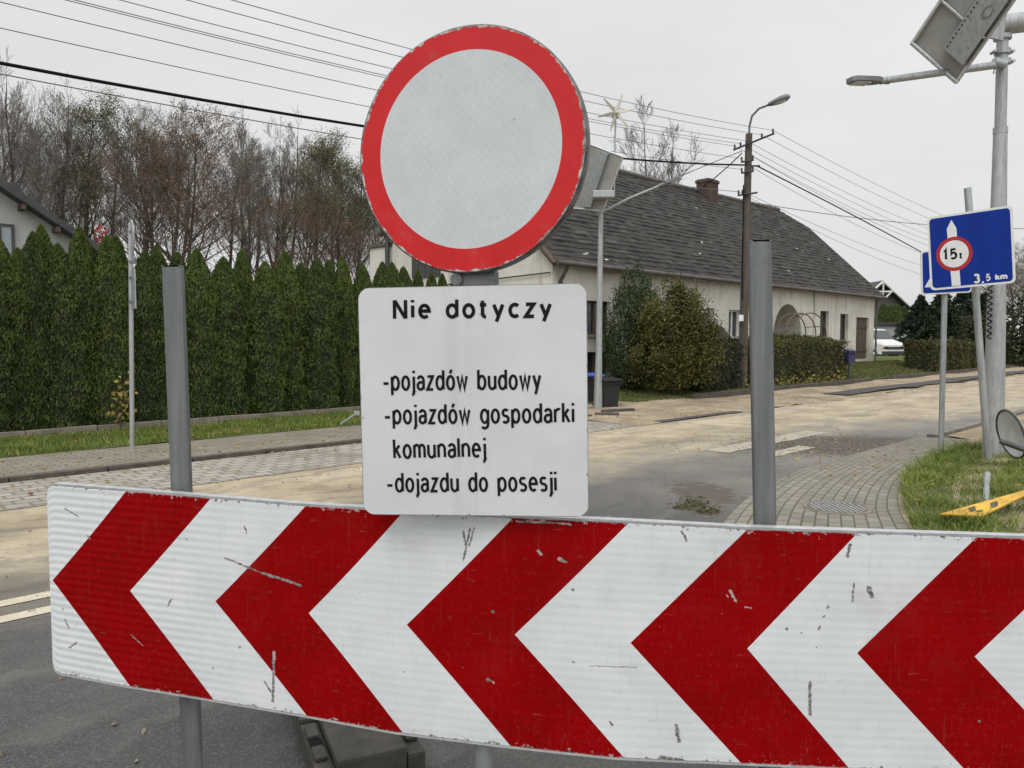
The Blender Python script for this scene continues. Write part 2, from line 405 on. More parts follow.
# the ground out to the horizon
g = MB(); g.ngon([(-600, -200, -.06), (600, -200, -.06), (600, 900, -.06), (-600, 900, -.06)]); struct(g.build('ground', M_ground))
sheet('road', uvrect(-45, 110, -14, 8.15, 0), M_road)
def strip_uv(name, us, v0, v1, zf, mat, rough_edge=None, nv=1, rnd=None):
    rnd = rnd or random.Random(5); V = []; Fq = []; n = len(us)
    for i, u in enumerate(us):
        for j in range(nv + 1):
            f = j / nv; v = v0 + (v1 - v0) * f
            if rough_edge and j == 0: v += rnd.uniform(-rough_edge, rough_edge)
            V.append(uv(u, v, zf(u, v)))
    for i in range(n - 1):
        for j in range(nv): a = i * (nv + 1) + j; Fq.append((a, a + nv + 1, a + nv + 2, a + 1))
    return struct(fast_mesh(name, [tuple(x) for x in V], Fq, mat))
lin = lambda a, b, n: [a + (b - a) * i / (n - 1) for i in range(n)]
strip_uv('cobble_strip', lin(-45, 11.8, 20), 8.15, 9.72, lambda u, v: .006, M_cobble)
strip_uv('sidewalk', lin(-45, 12.0, 20), 9.85, 11.45, lambda u, v: .052, M_walk)
m = MB()
u = -45.0
while u < 11.6:
    L = .985; m.box(uv(u + .5, 9.785, -.005), (L, .13, .13), Matrix.Rotation(R(45), 3, 'Z'), bev=.008); u += 1.0
struct(m.build('kerb', M_kerb_dark))
# grass verge under the hedge, its low concrete edging
strip_uv('grass_verge', lin(-45, 12.2, 30), 11.45, 16, lambda u, v: .055 + .015 * math.sin(u * 1.7), M_turf)
m = MB(); u = -30.0
while u < 12:
    m.box(uv(u + .5, 13.45, .07), (.985, .07, .22), Matrix.Rotation(R(45), 3, 'Z') @ Matrix.Rotation(random.Random(int(u)).uniform(-.02, .02), 3, 'Y'), bev=.008); u += 1.0
struct(m.build('hedge_edging', M_conc))
# sand of the unfinished pavement before the house
def yz(u, v):
    s = min(1, max(0, (u - 15) / 6)); k = min(1, max(0, (v - 10.6) / 2.7))
    return .05 + s * .06 + k * (.04 + .42 * s)
strip_uv('sand_shoulder', lin(11.4, 70, 90), 8.05, 10.75, lambda u, v: .005 + max(0, v - 8.3) * .024 + .02 * math.sin(u * .9) * max(0, v - 8.3) / 2, M_sand, .28, 4)
strip_uv('driveway', lin(11.8, 15.0, 10), 10.75, 13.5, lambda u, v: .062 + .008 * (v - 10.75), M_sand, 0, 3)
strip_uv('yard', lin(15.0, 90, 60), 10.6, 34, yz, M_turf, 0, 14)
strip_uv('yard_back', lin(-60, 17.2, 40), 13.6, 34, lambda u, v: .07, M_turf, 0, 4)
m = MB(); u = 17.0
while u < 28.2:
    m.box(uv(u + .5, 10.52, .07), (.985, .12, .22), Matrix.Rotation(R(45), 3, 'Z'), bev=.01); u += 1.0
u = 31.0
while u < 60:
    m.box(uv(u + .5, 10.5, .07), (.985, .12, .22), Matrix.Rotation(R(45), 3, 'Z'), bev=.01); u += 1.0
struct(m.build('bed_kerb', M_kerb_dark))
# dark strip of new asphalt along the far edge of the carriageway
strip_uv('asphalt_patch', lin(21.5, 46, 30), 8.35, 9.15, lambda u, v: .055 + .01 * math.sin(u * .8), simple('fresh_asphalt', (.05, .048, .047), .85, 0, .3, 5, 60, .4), .14, 2)
strip_uv('tar_seam', lin(12.2, 15.2, 8), 8.15, 8.42, lambda u, v: .012, bpy.data.materials['fresh_asphalt'], .08, 1)
# paint on the carriageway
def painted(name, u0, u1, v0, v1, mat, z=.005): return sheet(name, uvrect(u0, u1, v0, v1, z), mat)
painted('road_line', -40, 2.6, 5.20, 5.32, M_line); painted('road_line', -40, 2.6, 4.9, 5.02, M_line)
def wobbly(name, u0, u1, v0, v1, mat, seed):
    rd = random.Random(seed); pts = []
    for i in range(15): pts.append(uv(u0 + (u1 - u0) * i / 14, v0 + rd.uniform(-.018, .018), .006))
    for i in range(15): pts.append(uv(u1 - (u1 - u0) * i / 14, v1 + rd.uniform(-.018, .018), .006))
    return sheet(name, pts, mat)
wobbly('crossing_stripe', 9.5, 12.8, 5.32, 5.70, M_zebra, 1); wobbly('crossing_stripe', 9.6, 10.9, 4.7, 4.95, M_zebra, 2)
# paved corner of the near side: a ribbon of blocks
Lp = [gp(712, 690), gp(700, 580), gp(720, 527), gp(752, 495), gp(800, 470), gp(862, 452), gp(915, 438)]
Rp = [gp(985, 690), gp(925, 580), gp(912, 535), gp(898, 507), gp(905, 481), gp(932, 458), gp(972, 441)]
def resample(P, n):
    P = [Vector(p) for p in P]; out = []
    for i in range(n):
        f = i / (n - 1) * (len(P) - 1); k = min(int(f), len(P) - 2); t = f - k
        p0 = P[max(k - 1, 0)]; p1 = P[k]; p2 = P[k + 1]; p3 = P[min(k + 2, len(P) - 1)]
        out.append(.5 * ((2 * p1) + (p2 - p0) * t + (2 * p0 - 5 * p1 + 4 * p2 - p3) * t * t + (3 * p1 - p0 - 3 * p2 + p3) * t ** 3))
    return out
Lr, Rr_ = resample(Lp, 40), resample(Rp, 40)
# continue the ribbon towards and past the camera
Lr = [Lr[0] + (Lr[0] - Lr[6]) * k for k in ()] + Lr; Rr_ = [Rr_[0] + (Rr_[0] - Rr_[6]) * k for k in ()] + Rr_
V = []; UVs = []; Fq = []; acc = 0; NJ = 8
for i in range(len(Lr)):
    if i: acc += ((Lr[i] + Rr_[i]) / 2 - (Lr[i - 1] + Rr_[i - 1]) / 2).length
    wd = (Lr[i] - Rr_[i]).length
    for j in range(NJ + 1):
        p = Lr[i].lerp(Rr_[i], j / NJ); V.append((p.x, p.y, .022 if j else .004)); UVs.append((acc, 1.75 * j / NJ))
for i in range(len(Lr) - 1):
    for j in range(NJ): a = i * (NJ + 1) + j; Fq.append((a, a + 1, a + NJ + 2, a + NJ + 1))
PAVER = struct(fast_mesh('paved_corner', V, Fq, M_paver, UV=UVs))
# sandy bank and kerb on the near side, further right
near_pts = [gp(972, 441), gp(932, 458), gp(905, 481), gp(898, 507), gp(912, 535), gp(925, 580), gp(985, 690), gp(1060, 760)]
bank = [Vector((p.x, p.y, 0)) for p in resample(near_pts[::-1], 30)]
bank2 = [uv(13.6 + i * 3.0, 3.75, 0) for i in range(22)]
edge_all = bank + bank2
m = MB(); 
V = []; Fq = []
for i, p in enumerate(edge_all):
    for j, (off, z) in enumerate(((0, .01), (.25, .05), (.8, .08), (2.5, .10), (9, .12), (40, .12))):
        q = p + Vector((S2 * off, -S2 * off, 0)) if i >= len(bank) else p + Vector((off, -.15 * off, 0)).lerp(Vector((S2 * off, -S2 * off, 0)), i / len(bank))
        V.append((q.x, q.y, (z + .012) if i else -.01))
for i in range(len(edge_all) - 1):
    for j in range(5): a = i * 6 + j; Fq.append((a, a + 1, a + 7, a + 6))
struct(fast_mesh('near_verge', V, Fq, M_sand))
m = MB(); u = 13.2
while u < 70:
    m.box(uv(u + .5, 3.86, -.01), (.985, .14, .15), Matrix.Rotation(R(45), 3, 'Z'), bev=.01); u += 1.0
struct(m.build('near_kerb', M_kerb))

# ------------------------------------------------------------------ grass, pebbles and fallen leaves (stuff)
def blades(name, pts, h, mat, wd=.006, lean=.5, seed=1, n=1):
    rg = np.random.default_rng(seed); P = np.asarray(pts, float); k = len(P)
    a = rg.uniform(0, 2 * np.pi, k); H = h * rg.uniform(.45, 1.3, k); ln = rg.uniform(.1, lean, k) * H; b = rg.uniform(0, 2 * np.pi, k)
    side = np.stack([np.cos(a), np.sin(a), np.zeros(k)], 1) * wd
    ld = np.stack([np.cos(b), np.sin(b), np.zeros(k)], 1) * ln[:, None]; up = np.zeros((k, 3)); up[:, 2] = H
    V = np.stack([P - side, P + side, P + ld * .35 + up * .6 + side * .8, P + ld * .35 + up * .6 - side * .8, P + ld + up * .97], 1).reshape(-1, 3)
    i = np.arange(k)[:, None] * 5
    Fq = np.concatenate([i + np.array([0, 1, 2, 3]), i + np.array([3, 2, 4, 4])], 0)
    # the tip is a triangle: written as a quad with a doubled corner is invalid, so build tips on their own
    me_v = V; quads = (i + np.array([0, 1, 2, 3])); tris = (i + np.array([3, 2, 4]))
    me = bpy.data.meshes.new(name); me.vertices.add(len(me_v)); me.vertices.foreach_set('co', me_v.astype(np.float32).ravel())
    loops = np.concatenate([quads.ravel(), tris.ravel()]).astype(np.int32); me.loops.add(len(loops)); me.loops.foreach_set('vertex_index', loops)
    ls = np.concatenate([np.arange(k) * 4, 4 * k + np.arange(k) * 3]).astype(np.int32); lt = np.concatenate([np.full(k, 4), np.full(k, 3)]).astype(np.int32)
    me.polygons.add(2 * k); me.polygons.foreach_set('loop_start', ls); me.polygons.foreach_set('loop_total', lt)
    me.materials.append(mat); me.update(calc_edges=True); me.validate()
    o = bpy.data.objects.new(name, me); COL.objects.link(o); o['kind'] = 'stuff'; return o
M_grass = leafmat('grass_blades', [(.075, .125, .016), (.13, .20, .03), (.18, .24, .06), (.30, .29, .13)], .6, 1.6, .3)
M_grass_dry = leafmat('dry_grass_blades', [(.05, .07, .018), (.075, .10, .025), (.12, .12, .05), (.17, .15, .075)], .7, 1.2, .2)
rg = np.random.default_rng(3)
U = rg.uniform(-1, 12.0, 42000); Vv = 11.5 + (13.42 - 11.5) * rg.uniform(0, 1, 42000) ** 1.0
keep = np.sin(U * 3.1) + np.sin(Vv * 7 + U) + rg.normal(0, 1, len(U)) > -.9; U, Vv = U[keep], Vv[keep]
P = np.stack([U * S2 - Vv * S2, U * S2 + Vv * S2, np.full(len(U), .06)], 1)
tag(blades('grass', P, .075, M_grass, .006, .7, 4), 'short green grass strip between pavement and tall conifer hedge', 'grass')
M_cornersoil = simple('grassy_soil', (.075, .075, .03), .95, 0, .55, 3, 25, .7, bdist=.04)
# right hand grass patch: polygon in plan
poly = [gp(903, 506), gp(903, 481), gp(930, 462), gp(960, 452), gp(1010, 450), gp(1120, 452), gp(1150, 560), gp(930, 560), gp(912, 532)]
def in_poly(X, Y, poly):
    ins = np.zeros(len(X), bool); n = len(poly)
    for i in range(n):
        x1, y1 = poly[i].x, poly[i].y; x2, y2 = poly[(i + 1) % n].x, poly[(i + 1) % n].y
        c = ((y1 > Y) != (y2 > Y)); xx = (x2 - x1) * (Y - y1) / (y2 - y1 + 1e-12) + x1; ins ^= c & (X < xx)
    return ins
xs = rg.uniform(2.8, 9, 150000); ys = rg.uniform(4.5, 11, 150000); k = in_poly(xs, ys, poly); xs, ys = xs[k], ys[k]
P = np.stack([xs, ys, np.full(len(xs), .03)], 1)
dens = np.sin(xs * 5) * np.sin(ys * 4.3 + xs) + rg.normal(0, .8, len(xs)) > -.45; P = P[dens]; P = P[~((np.abs(P[:, 0] - 4.2) < .3) & (P[:, 1] < 7.6) & (P[:, 1] > 6.2) & (rg.uniform(0, 1, len(P)) < .45))]
P = P[:46000]; hh = .15 * (.55 + .5 * (np.sin(P[:, 0] * 6.3 + 1) * np.sin(P[:, 1] * 5.1) + np.sin(P[:, 0] * 2.7 + P[:, 1] * 9)) * .6 + .25)
tag(blades('grass', P, np.clip(hh, .05, .24), M_grass, .0045, 1.7, 9), 'long unmown grass on the corner beside the paving blocks', 'grass')
sheet('turf_corner', [Vector((p.x, p.y, .075)) for p in [poly[0], poly[8], poly[7], poly[6], poly[5], poly[4], poly[3], poly[2], poly[1]]], M_cornersoil)
# house side grass
U = rg.uniform(15.1, 40, 60000); Vv = rg.uniform(10.65, 13.3, 60000); k = ~((U > 18) & (U < 28) & (Vv > 10.95) & (Vv < 11.9)); U, Vv = U[k], Vv[k]
P = np.array([tuple(uv(a, b, yz(a, b) - .01)) for a, b in zip(U[:30000], Vv[:30000])])
tag(blades('grass', P, .06, M_grass_dry, .009, .9, 10), 'rough grass on the bank below the farmhouse wall', 'grass')
M_leaf = leafmat('fallen_leaves', [(.2, .12, .04), (.3, .19, .05), (.13, .07, .03), (.35, .27, .09)], .8, 3, .05)
def litter(name, pts, s0, s1, mat, seed, label, cat, thick=.25):
    rg = np.random.default_rng(seed); P = np.asarray(pts, float); k = len(P); a = rg.uniform(0, 6.28, k); s = rg.uniform(s0, s1, k)
    ax = np.stack([np.cos(a), np.sin(a), rg.uniform(-.3, .3, k)], 1) * s[:, None]; ay = np.stack([-np.sin(a), np.cos(a), rg.uniform(-.3, .3, k)], 1) * (s * .6)[:, None]
    top = P + np.array([0, 0, 1]) * (s * thick)[:, None]
    V = np.stack([P - ax, P - ay, P + ax, P + ay, top - ax * .4, top - ay * .4, top + ax * .4, top + ay * .4], 1).reshape(-1, 3); i = np.arange(k)[:, None] * 8
    Fq = np.concatenate([i + np.array(q) for q in ([4, 5, 6, 7], [0, 1, 5, 4], [1, 2, 6, 5], [2, 3, 7, 6], [3, 0, 4, 7])], 0)
    o = fast_mesh(name, V, Fq, mat); o['kind'] = 'stuff'; return tag(o, label, cat)
pts = []
rd = random.Random(8)
for i in range(900):
    u_, v_ = rd.uniform(-2, 30), rd.gauss(9.9, .9); pts.append(tuple(uv(u_, v_, .062 if (9.9 < v_ < 11.4 and u_ < 11.9) else .03)))
for i in range(140):
    pts.append((rd.gauss(4.5, 1.2), rd.gauss(9.5, 1.6), .035))
for i in range(160):
    pts.append((rd.uniform(3.3, 7), rd.uniform(6, 10), .13))
for i in range(300):
    p = uv(rd.uniform(-2, 12), rd.uniform(11.5, 13.4), .11); pts.append(tuple(p))
litter('fallen_leaves', pts, .018, .04, M_leaf, 6, 'brown fallen leaves scattered on kerb, pavement and verge', 'fallen leaves', .15)
M_peb = simple('pebbles', (.2, .17, .13), .9, 0, .5, 3)
pts = [(rd.uniform(-4, 3), rd.uniform(2.4, 9), .004) for i in range(260)] + [(rd.gauss(4.9, .9), rd.gauss(11.0, .8), .005) for i in range(1100)] + [tuple(uv(rd.uniform(5, 40), rd.gauss(8.3, .5), .015)) for i in range(900)]
litter('pebbles', pts, .006, .02, M_peb, 7, 'small stones and crumbs of earth lying on the road', 'pebbles', .6)
# ================================================================== FARMHOUSE
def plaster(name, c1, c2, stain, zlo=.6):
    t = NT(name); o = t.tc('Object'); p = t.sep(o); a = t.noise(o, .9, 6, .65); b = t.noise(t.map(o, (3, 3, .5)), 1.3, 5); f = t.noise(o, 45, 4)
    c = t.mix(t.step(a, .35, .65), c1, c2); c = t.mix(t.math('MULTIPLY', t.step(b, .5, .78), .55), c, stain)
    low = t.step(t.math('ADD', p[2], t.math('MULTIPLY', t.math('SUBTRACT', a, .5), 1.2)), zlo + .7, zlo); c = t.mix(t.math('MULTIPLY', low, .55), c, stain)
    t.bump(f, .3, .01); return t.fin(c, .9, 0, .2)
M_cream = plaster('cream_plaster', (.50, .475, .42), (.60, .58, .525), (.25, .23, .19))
def tilemat(name, c1, c2, patch_tone):  # last colour: paler olive patches spread over the tiles by noise
    t = NT(name); vec = t.tc('UV'); b = t.n('TexBrick'); t.set(b.inputs['Vector'], vec); b.inputs['Scale'].default_value = 1
    b.inputs['Brick Width'].default_value = .26; b.inputs['Row Height'].default_value = .235; b.inputs['Mortar Size'].default_value = .012
    t.set(b.inputs['Color1'], c1); t.set(b.inputs['Color2'], c2); t.set(b.inputs['Mortar'], (.02, .019, .018))
    o = t.tc('UV'); a = t.noise(t.map(o, (1, .5, 1)), 1.1, 6, .7); f = t.noise(o, 16, 4)
    tv = t.n('TexWhiteNoise', noise_dimensions='2D'); sn_ = t.n('VectorMath', operation='SNAP'); t.set(sn_.inputs[0], o); sn_.inputs[1].default_value = (.26, .235, 1); t.set(tv.inputs['Vector'], sn_.outputs[0]); c = t.mix(t.math('MULTIPLY', t.step(tv.outputs['Value'], .4, 1.0), .3), b.outputs[0], (.062, .057, .05)); c = t.mix(t.math('MULTIPLY', t.step(tv.outputs['Value'], .3, .0), .85), c, (.012, .012, .011)); c = t.mix(t.math('MULTIPLY', t.step(tv.outputs['Value'], .94, .97), .3), c, (.10, .096, .085)); c = t.mix(t.math('MULTIPLY', t.step(a, .5, .75), .35), c, patch_tone); c = t.mix(t.math('MULTIPLY', t.step(f, .5, .8), .4), c, (.10, .098, .09))
    v = t.vor(t.map(o, (1, 2.2, 1)), 1.15); vc = t.vor(t.map(o, (1, 2.2, 1)), 1.15, out='Color'); sp = t.n('SeparateColor'); t.set(sp.inputs[0], vc)
    ch = t.math('MULTIPLY', t.step(v, .11, .07), t.step(sp.outputs[0], .80, .82)); c = t.mix(ch, c, (.5, .49, .46))
    t.bump(t.math('SUBTRACT', t.math('MULTIPLY', f, .4), b.outputs[1]), .6, .015); return t.fin(c, .75, 0, .3)
M_tile = tilemat('old_roof_tiles', (.030, .028, .025), (.017, .016, .015), (.045, .043, .034))
M_glass = NT('window_glass').fin((.03, .035, .04), .08, 0, .6)
M_frame_brown = simple('brown_timber', (.075, .05, .035), .7, 0, .35, 6, stretch=(4, 4, .6))
M_frame_white = simple('white_frame', (.6, .6, .58), .5, 0, .1, 8)
M_brick_red = simple('old_brick', (.06, .037, .03), .9, 0, .45, 7, 30, .5)
M_gutter = simple('gutter_metal', (.10, .09, .085), .6, .4, .3, 4)
M_curtain = simple('curtain', (.42, .44, .46), .9, 0, .15, 4, stretch=(12, 12, .5))
Lc = Vector((1.1, 19.7, 0)); LH = 22.8; EZ = 3.55; RZ = 7.86; VE = Lc.dot(NV); UE = Lc.dot(DV); HW = 4.5; TB = 7.53; HIP = 1.5
def smax(f): return LH if f < .84 else LH - (f - .84) / .16 * HIP
def H(s, t, z): return uv(UE + s, VE + t, z)
house = empty('farmhouse', H(LH / 2, 4.5, .1), 'long cream plastered farmhouse with steep dark tiled roof and brick chimney', 'house', R(45))
TF = .32
def fs(px, py):
    p = vplane(px, py, VE + TF); return p.dot(DV) - UE, p.z
openings = []   # (s0, s1, z0, z1)
def op(x0, x1, y0, y1):
    a, z1 = fs(x0, y0); b, z0 = fs(x1, y1); zc = fs((x0 + x1) / 2, y0)[1]; zd = fs((x0 + x1) / 2, y1)[1]
    return (a, b, zd, zc)
W1 = op(585, 610, 301, 335); CW = op(584, 596, 352, 372); W2 = op(729, 741, 310, 338); W2b = op(706, 714, 308, 336)
W3 = op(820.5, 828.5, 311, 337); W4 = op(840.5, 847.5, 314, 341); DR = op(856.5, 868, 317.5, 359)
AR = op(774, 801, 304, 345)
wall = MB()
def col_wall(s0, s1, holes, z0=-.2, z1=3.78):
    zs = z0
    for (a, b) in sorted(holes):
        wall.quad(H(s0, TF, zs), H(s1, TF, zs), H(s1, TF, a), H(s0, TF, a)); zs = b
    wall.quad(H(s0, TF, zs), H(s1, TF, zs), H(s1, TF, z1), H(s0, TF, z1))
cols = sorted([W1, W2, W2b, W3, W4, DR]); s = .25
CW = (CW[0], CW[1], .35, CW[3])
def reveal(s0, s1, z0, z1, dp=.22):
    wall.quad(H(s0, TF, z0), H(s0, TF, z1), H(s0, TF + dp, z1), H(s0, TF + dp, z0)); wall.quad(H(s1, TF, z1), H(s1, TF, z0), H(s1, TF + dp, z0), H(s1, TF + dp, z1))
    wall.quad(H(s0, TF, z1), H(s1, TF, z1), H(s1, TF + dp, z1), H(s0, TF + dp, z1)); wall.quad(H(s1, TF, z0), H(s0, TF, z0), H(s0, TF + dp, z0), H(s1, TF + dp, z0))
arc_done = False
allc = sorted(cols + [AR])
for c in allc:
    col_wall(s, c[0], []); s = c[1]
    if c is AR:
        n = 16; rr = (c[1] - c[0]) / 2; zc = c[3] - rr; ctr = (c[0] + c[1]) / 2
        for i in range(n):
            a0 = math.pi * (1 - i / n); a1 = math.pi * (1 - (i + 1) / n)
            sa, za = ctr + rr * math.cos(a0), zc + rr * math.sin(a0); sb, zb = ctr + rr * math.cos(a1), zc + rr * math.sin(a1)
            wall.quad(H(sa, TF, za), H(sb, TF, zb), H(sb, TF, 3.78), H(sa, TF, 3.78)); wall.quad(H(sa, TF, za), H(sb, TF, zb), H(sb, TF + 1.2, zb), H(sa, TF + 1.2, za))
        for q in (c[0], c[1]): wall.quad(H(q, TF, .3), H(q, TF, zc), H(q, TF + 1.2, zc), H(q, TF + 1.2, .3))
        wall.quad(H(c[0] - .05, TF + 1.2, .2), H(c[1] + .05, TF + 1.2, .2), H(c[1] + .05, TF + 1.2, c[3] + .1), H(c[0] - .05, TF + 1.2, c[3] + .1))
        wall.quad(H(c[0], TF, .55), H(c[1], TF, .55), H(c[1], TF + 1.2, .55), H(c[0], TF + 1.2, .55))
        continue
    if c is W1: col_wall(c[0], c[1], [(CW[2], CW[3]), (c[2], c[3])]); reveal(c[0], c[1], CW[2], CW[3])
    else: col_wall(c[0], c[1], [(c[2], c[3])])
    reveal(*c)
col_wall(s, LH - .25, [])
def gable(sv):
    tm = HW; wall.ngon([H(sv, TF, -.2), H(sv, TB - .3, -.2), H(sv, TB - .3, EZ + (9 - TB) + .15)] + ([H(sv, tm, RZ - .12)] if sv < 5 else [H(sv, 9 - .8 * HW, EZ + .8 * (RZ - EZ)), H(sv, .8 * HW, EZ + .8 * (RZ - EZ))]) + [H(sv, TF, EZ + .2)])
gable(.25); gable(LH - .25)
wall.quad(H(.25, TB - .3, -.2), H(LH - .25, TB - .3, -.2), H(LH - .25, TB - .3, EZ + (9 - TB) + .1), H(.25, TB - .3, EZ + (9 - TB) + .1))
# shallow projecting bay round the porch
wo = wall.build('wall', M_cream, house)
m = MB(); sj = fs(813, 330)[0]
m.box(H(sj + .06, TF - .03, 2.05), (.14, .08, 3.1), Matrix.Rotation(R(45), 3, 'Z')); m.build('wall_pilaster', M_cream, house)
# roof: real courses of tiles, each lapping the one below
def roof_side(front):
    V = []; Fq = []; UVs = []; n = 27; ns = 70; rd = random.Random(2 if front else 3); sl = math.hypot(HW, RZ - EZ)
    for i in range(n):
        f0, f1 = i / n, (i + 1) / n
        if not front: fb = (9 - TB) / HW; f0, f1 = fb + (1 - fb) * f0, fb + (1 - fb) * f1
        for (f, dz, q) in ((f0, .042, 0), (f1, .010, 1), (f0, -.01, 2)):
            for k in range(ns + 1):
                ss = -.02 + (smax(f) + .04) * k / ns; t = HW * f; 
                if not front: t = 9 - t
                sag = -.10 * math.sin(math.pi * min(1, max(0, k / ns))) * f + rd.uniform(-.022, .022)
                z = EZ + (RZ - EZ) * f + dz + sag
                V.append(tuple(H(ss, t, z))); UVs.append((ss + .13 * (i % 2), (f if q < 2 else f0) * sl + .001))
        b = i * 3 * (ns + 1)
        for k in range(ns):
            Fq.append((b + k, b + k + 1, b + ns + 1 + k + 1, b + ns + 1 + k)); Fq.append((b + 2 * (ns + 1) + k, b + 2 * (ns + 1) + k + 1, b + k + 1, b + k))
    inv = WM[house.name].inverted(); V = [tuple(inv @ Vector(v)) for v in V]
    return V, Fq, UVs
Va, Fa, Ua = roof_side(True); Vb, Fb, Ub = roof_side(False)
roof = fast_mesh('roof', Va + Vb, Fa + [tuple(i + len(Va) for i in f) for f in Fb], M_tile, house, UV=Ua + Ub)
m = MB(); zh = EZ + .84 * (RZ - EZ); m.add([H(LH + .02, .84 * HW, zh + .02), H(LH + .02, 9 - .84 * HW, zh + .02), H(LH - HIP, HW, RZ + .02)], [(0, 1, 2)]); m.build('half_hip', bpy.data.materials['dark_tiles'] if 'dark_tiles' in bpy.data.materials else simple('dark_tiles', (.036, .035, .033), .8, 0, .3, 6, 20, .4), roof)
m = MB(); npt = 22
m.tube([H(-.02 + (LH - HIP + .04) * i / npt, HW, RZ + .03 - .10 * math.sin(math.pi * i / npt)) for i in range(npt + 1)], .1, 6); m.build('ridge', bpy.data.materials['gutter_metal'], roof)
for sv in (0, LH):
    for a, b in (((0, EZ), (HW, RZ)), ((9, EZ), (HW, RZ))):
        kk = 1 if sv == 0 else .83; b = (a[0] + (b[0] - a[0]) * kk, a[1] + (b[1] - a[1]) * kk)
        if a[0] == 9: a = (TB, EZ + (9 - TB) * (RZ - EZ) / HW)
        m = MB(); p, q = H(sv, a[0], a[1] - .06), H(sv, b[0], b[1] - .06); m.tube([p, q], .09, 4); m.build('bargeboard', M_frame_brown, roof)
m = MB(); m.tube([H(0, -.06, EZ - .03), H(LH, -.06, EZ - .06)], .07, 8); m.tube([H(LH - .2, TF - .08, EZ - .1), H(LH - .2, TF - .08, .5)], .045, 8)
m.tube([H(.5, -.02, EZ - .06), H(.5, TF - .07, EZ - .45), H(.5, TF - .07, .2)], .05, 8); m.build('gutter', M_gutter, house)
m = MB(); m.quad(H(.1, 0.02, EZ - .02), H(LH - .1, .02, EZ - .02), H(LH - .1, TF, EZ + .2), H(.1, TF, EZ + .2)); m.build('eave_boards', M_frame_brown, house)
# chimney
cs, ct = None, HW
pc = vplane(703, 195, VE + HW); cs = pc.dot(DV) - UE
ctz = vplane(705, 186, VE + HW).z
m = MB(); m.box(H(cs, HW - .2, ctz - .6), (.78, .6, 1.6), Matrix.Rotation(R(45), 3, 'Z'), bev=.02); m.box(H(cs, HW - .2, ctz + .1), (.86, .68, .12), Matrix.Rotation(R(45), 3, 'Z'), bev=.02)
m.build('chimney', M_brick_red, house)
R45 = Matrix.Rotation(R(45), 3, 'Z')
def window(c, curtain=False, fm=None, name='window'):
    fm = fm or M_frame_brown; s0, s1, z0, z1 = c; t = TF + .16; m = MB(); bw = .055; cm = (s0 + s1) / 2
    for (a, b, p, q) in ((s0, s0 + bw, z0, z1), (s1 - bw, s1, z0, z1), (s0 + bw, s1 - bw, z0, z0 + bw), (s0 + bw, s1 - bw, z1 - bw, z1), (cm - .03, cm + .03, z0 + bw, z1 - bw)):
        m.box(H((a + b) / 2, t, (p + q) / 2), (b - a, .07, q - p), R45)
    f = m.build(name, fm, house)
    m = MB(); m.box(H(cm, t + .02, (z0 + z1) / 2), (s1 - s0 - .02, .01, z1 - z0 - .02), R45); m.build('pane', M_glass, f)
    m = MB(); m.box(H(cm, TF - .02, z0 - .03), (s1 - s0 + .2, .16, .05), R45); m.build('sill', M_conc, f)
    m = MB(); m.quad(H(s0, TF + .215, z0), H(s1, TF + .215, z0), H(s1, TF + .215, z1), H(s0, TF + .215, z1)); m.build('curtain' if curtain else 'dark_interior', M_curtain if curtain else M_dark, f)
    return f
window(W1); window(W2, True, M_frame_white); window(W2b, False, M_frame_white); window(W3); window(W4); window((W1[0], W1[1], CW[2], CW[3]), name='cellar_window')
m = MB(); s0, s1, z0, z1 = DR
for i in range(6):
    a = s0 + (s1 - s0) * i / 6; b = s0 + (s1 - s0) * (i + 1) / 6; m.box(H((a + b) / 2, TF + .12 + .006 * (i % 2), (z0 + z1) / 2), (b - a - .012, .05, z1 - z0), R45)
m.box(H((s0 + s1) / 2, TF + .08, z0 + .4), (s1 - s0 - .04, .04, .12), R45); m.box(H((s0 + s1) / 2, TF + .08, z1 - .4), (s1 - s0 - .04, .04, .12), R45)
dobj = m.build('door', M_frame_brown, house)
m = MB(); m.box(H(s0 + .15, TF + .06, (z0 + z1) / 2), (.04, .06, .16), R45); m.build('handle', M_dark, dobj)
m = MB(); s0, s1, z0, z1 = AR; m.box(H(s0 + (s1 - s0) * .32, TF + 1.16, 1.5), ((s1 - s0) * .5, .06, 2.0), R45, bev=.01); m.build('porch_door', simple('porch_door_wood', (.16, .07, .045), .6, 0, .2, 6), house)
# gable window (left end) and flat-roofed annex behind
def gpt(px, py, sv):
    r = ray(px, py); P0 = H(sv, 0, 0); t = (P0.dot(DV) - Vector((0, 0, EYE)).dot(DV)) / r.dot(DV); p = Vector((0, 0, EYE)) + r * t
    return p.dot(NV) - VE, p.z
ta, za = gpt(413, 258, .25); tb, zb = gpt(441, 276, .25)
m = MB(); 
for i in range(4):
    q = tb + (ta - tb) * (i + .5) / 4; m.box(H(.22, q, (za + zb) / 2), (.06, (ta - tb) / 4 - .02, abs(za - zb)), R45)
gw = m.build('gable_shutter', M_dark, house)
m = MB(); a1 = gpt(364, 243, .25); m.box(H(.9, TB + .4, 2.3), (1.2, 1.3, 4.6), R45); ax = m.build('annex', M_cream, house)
m = MB(); m.box(H(.9, TB + .45, 4.66), (1.35, 1.35, .1), R45); m.build('annex_roof', M_gutter, ax)
m = MB(); m.tube([H(.18, TF + .02, 3.3), H(.18, TB + .4, 3.1)], .02, 5); m.tube([H(.16, TB - .12, EZ + (9 - TB) - .1), H(.16, TB - .12, .3)], .075, 8); m.build('wall_cable', M_dark, house)
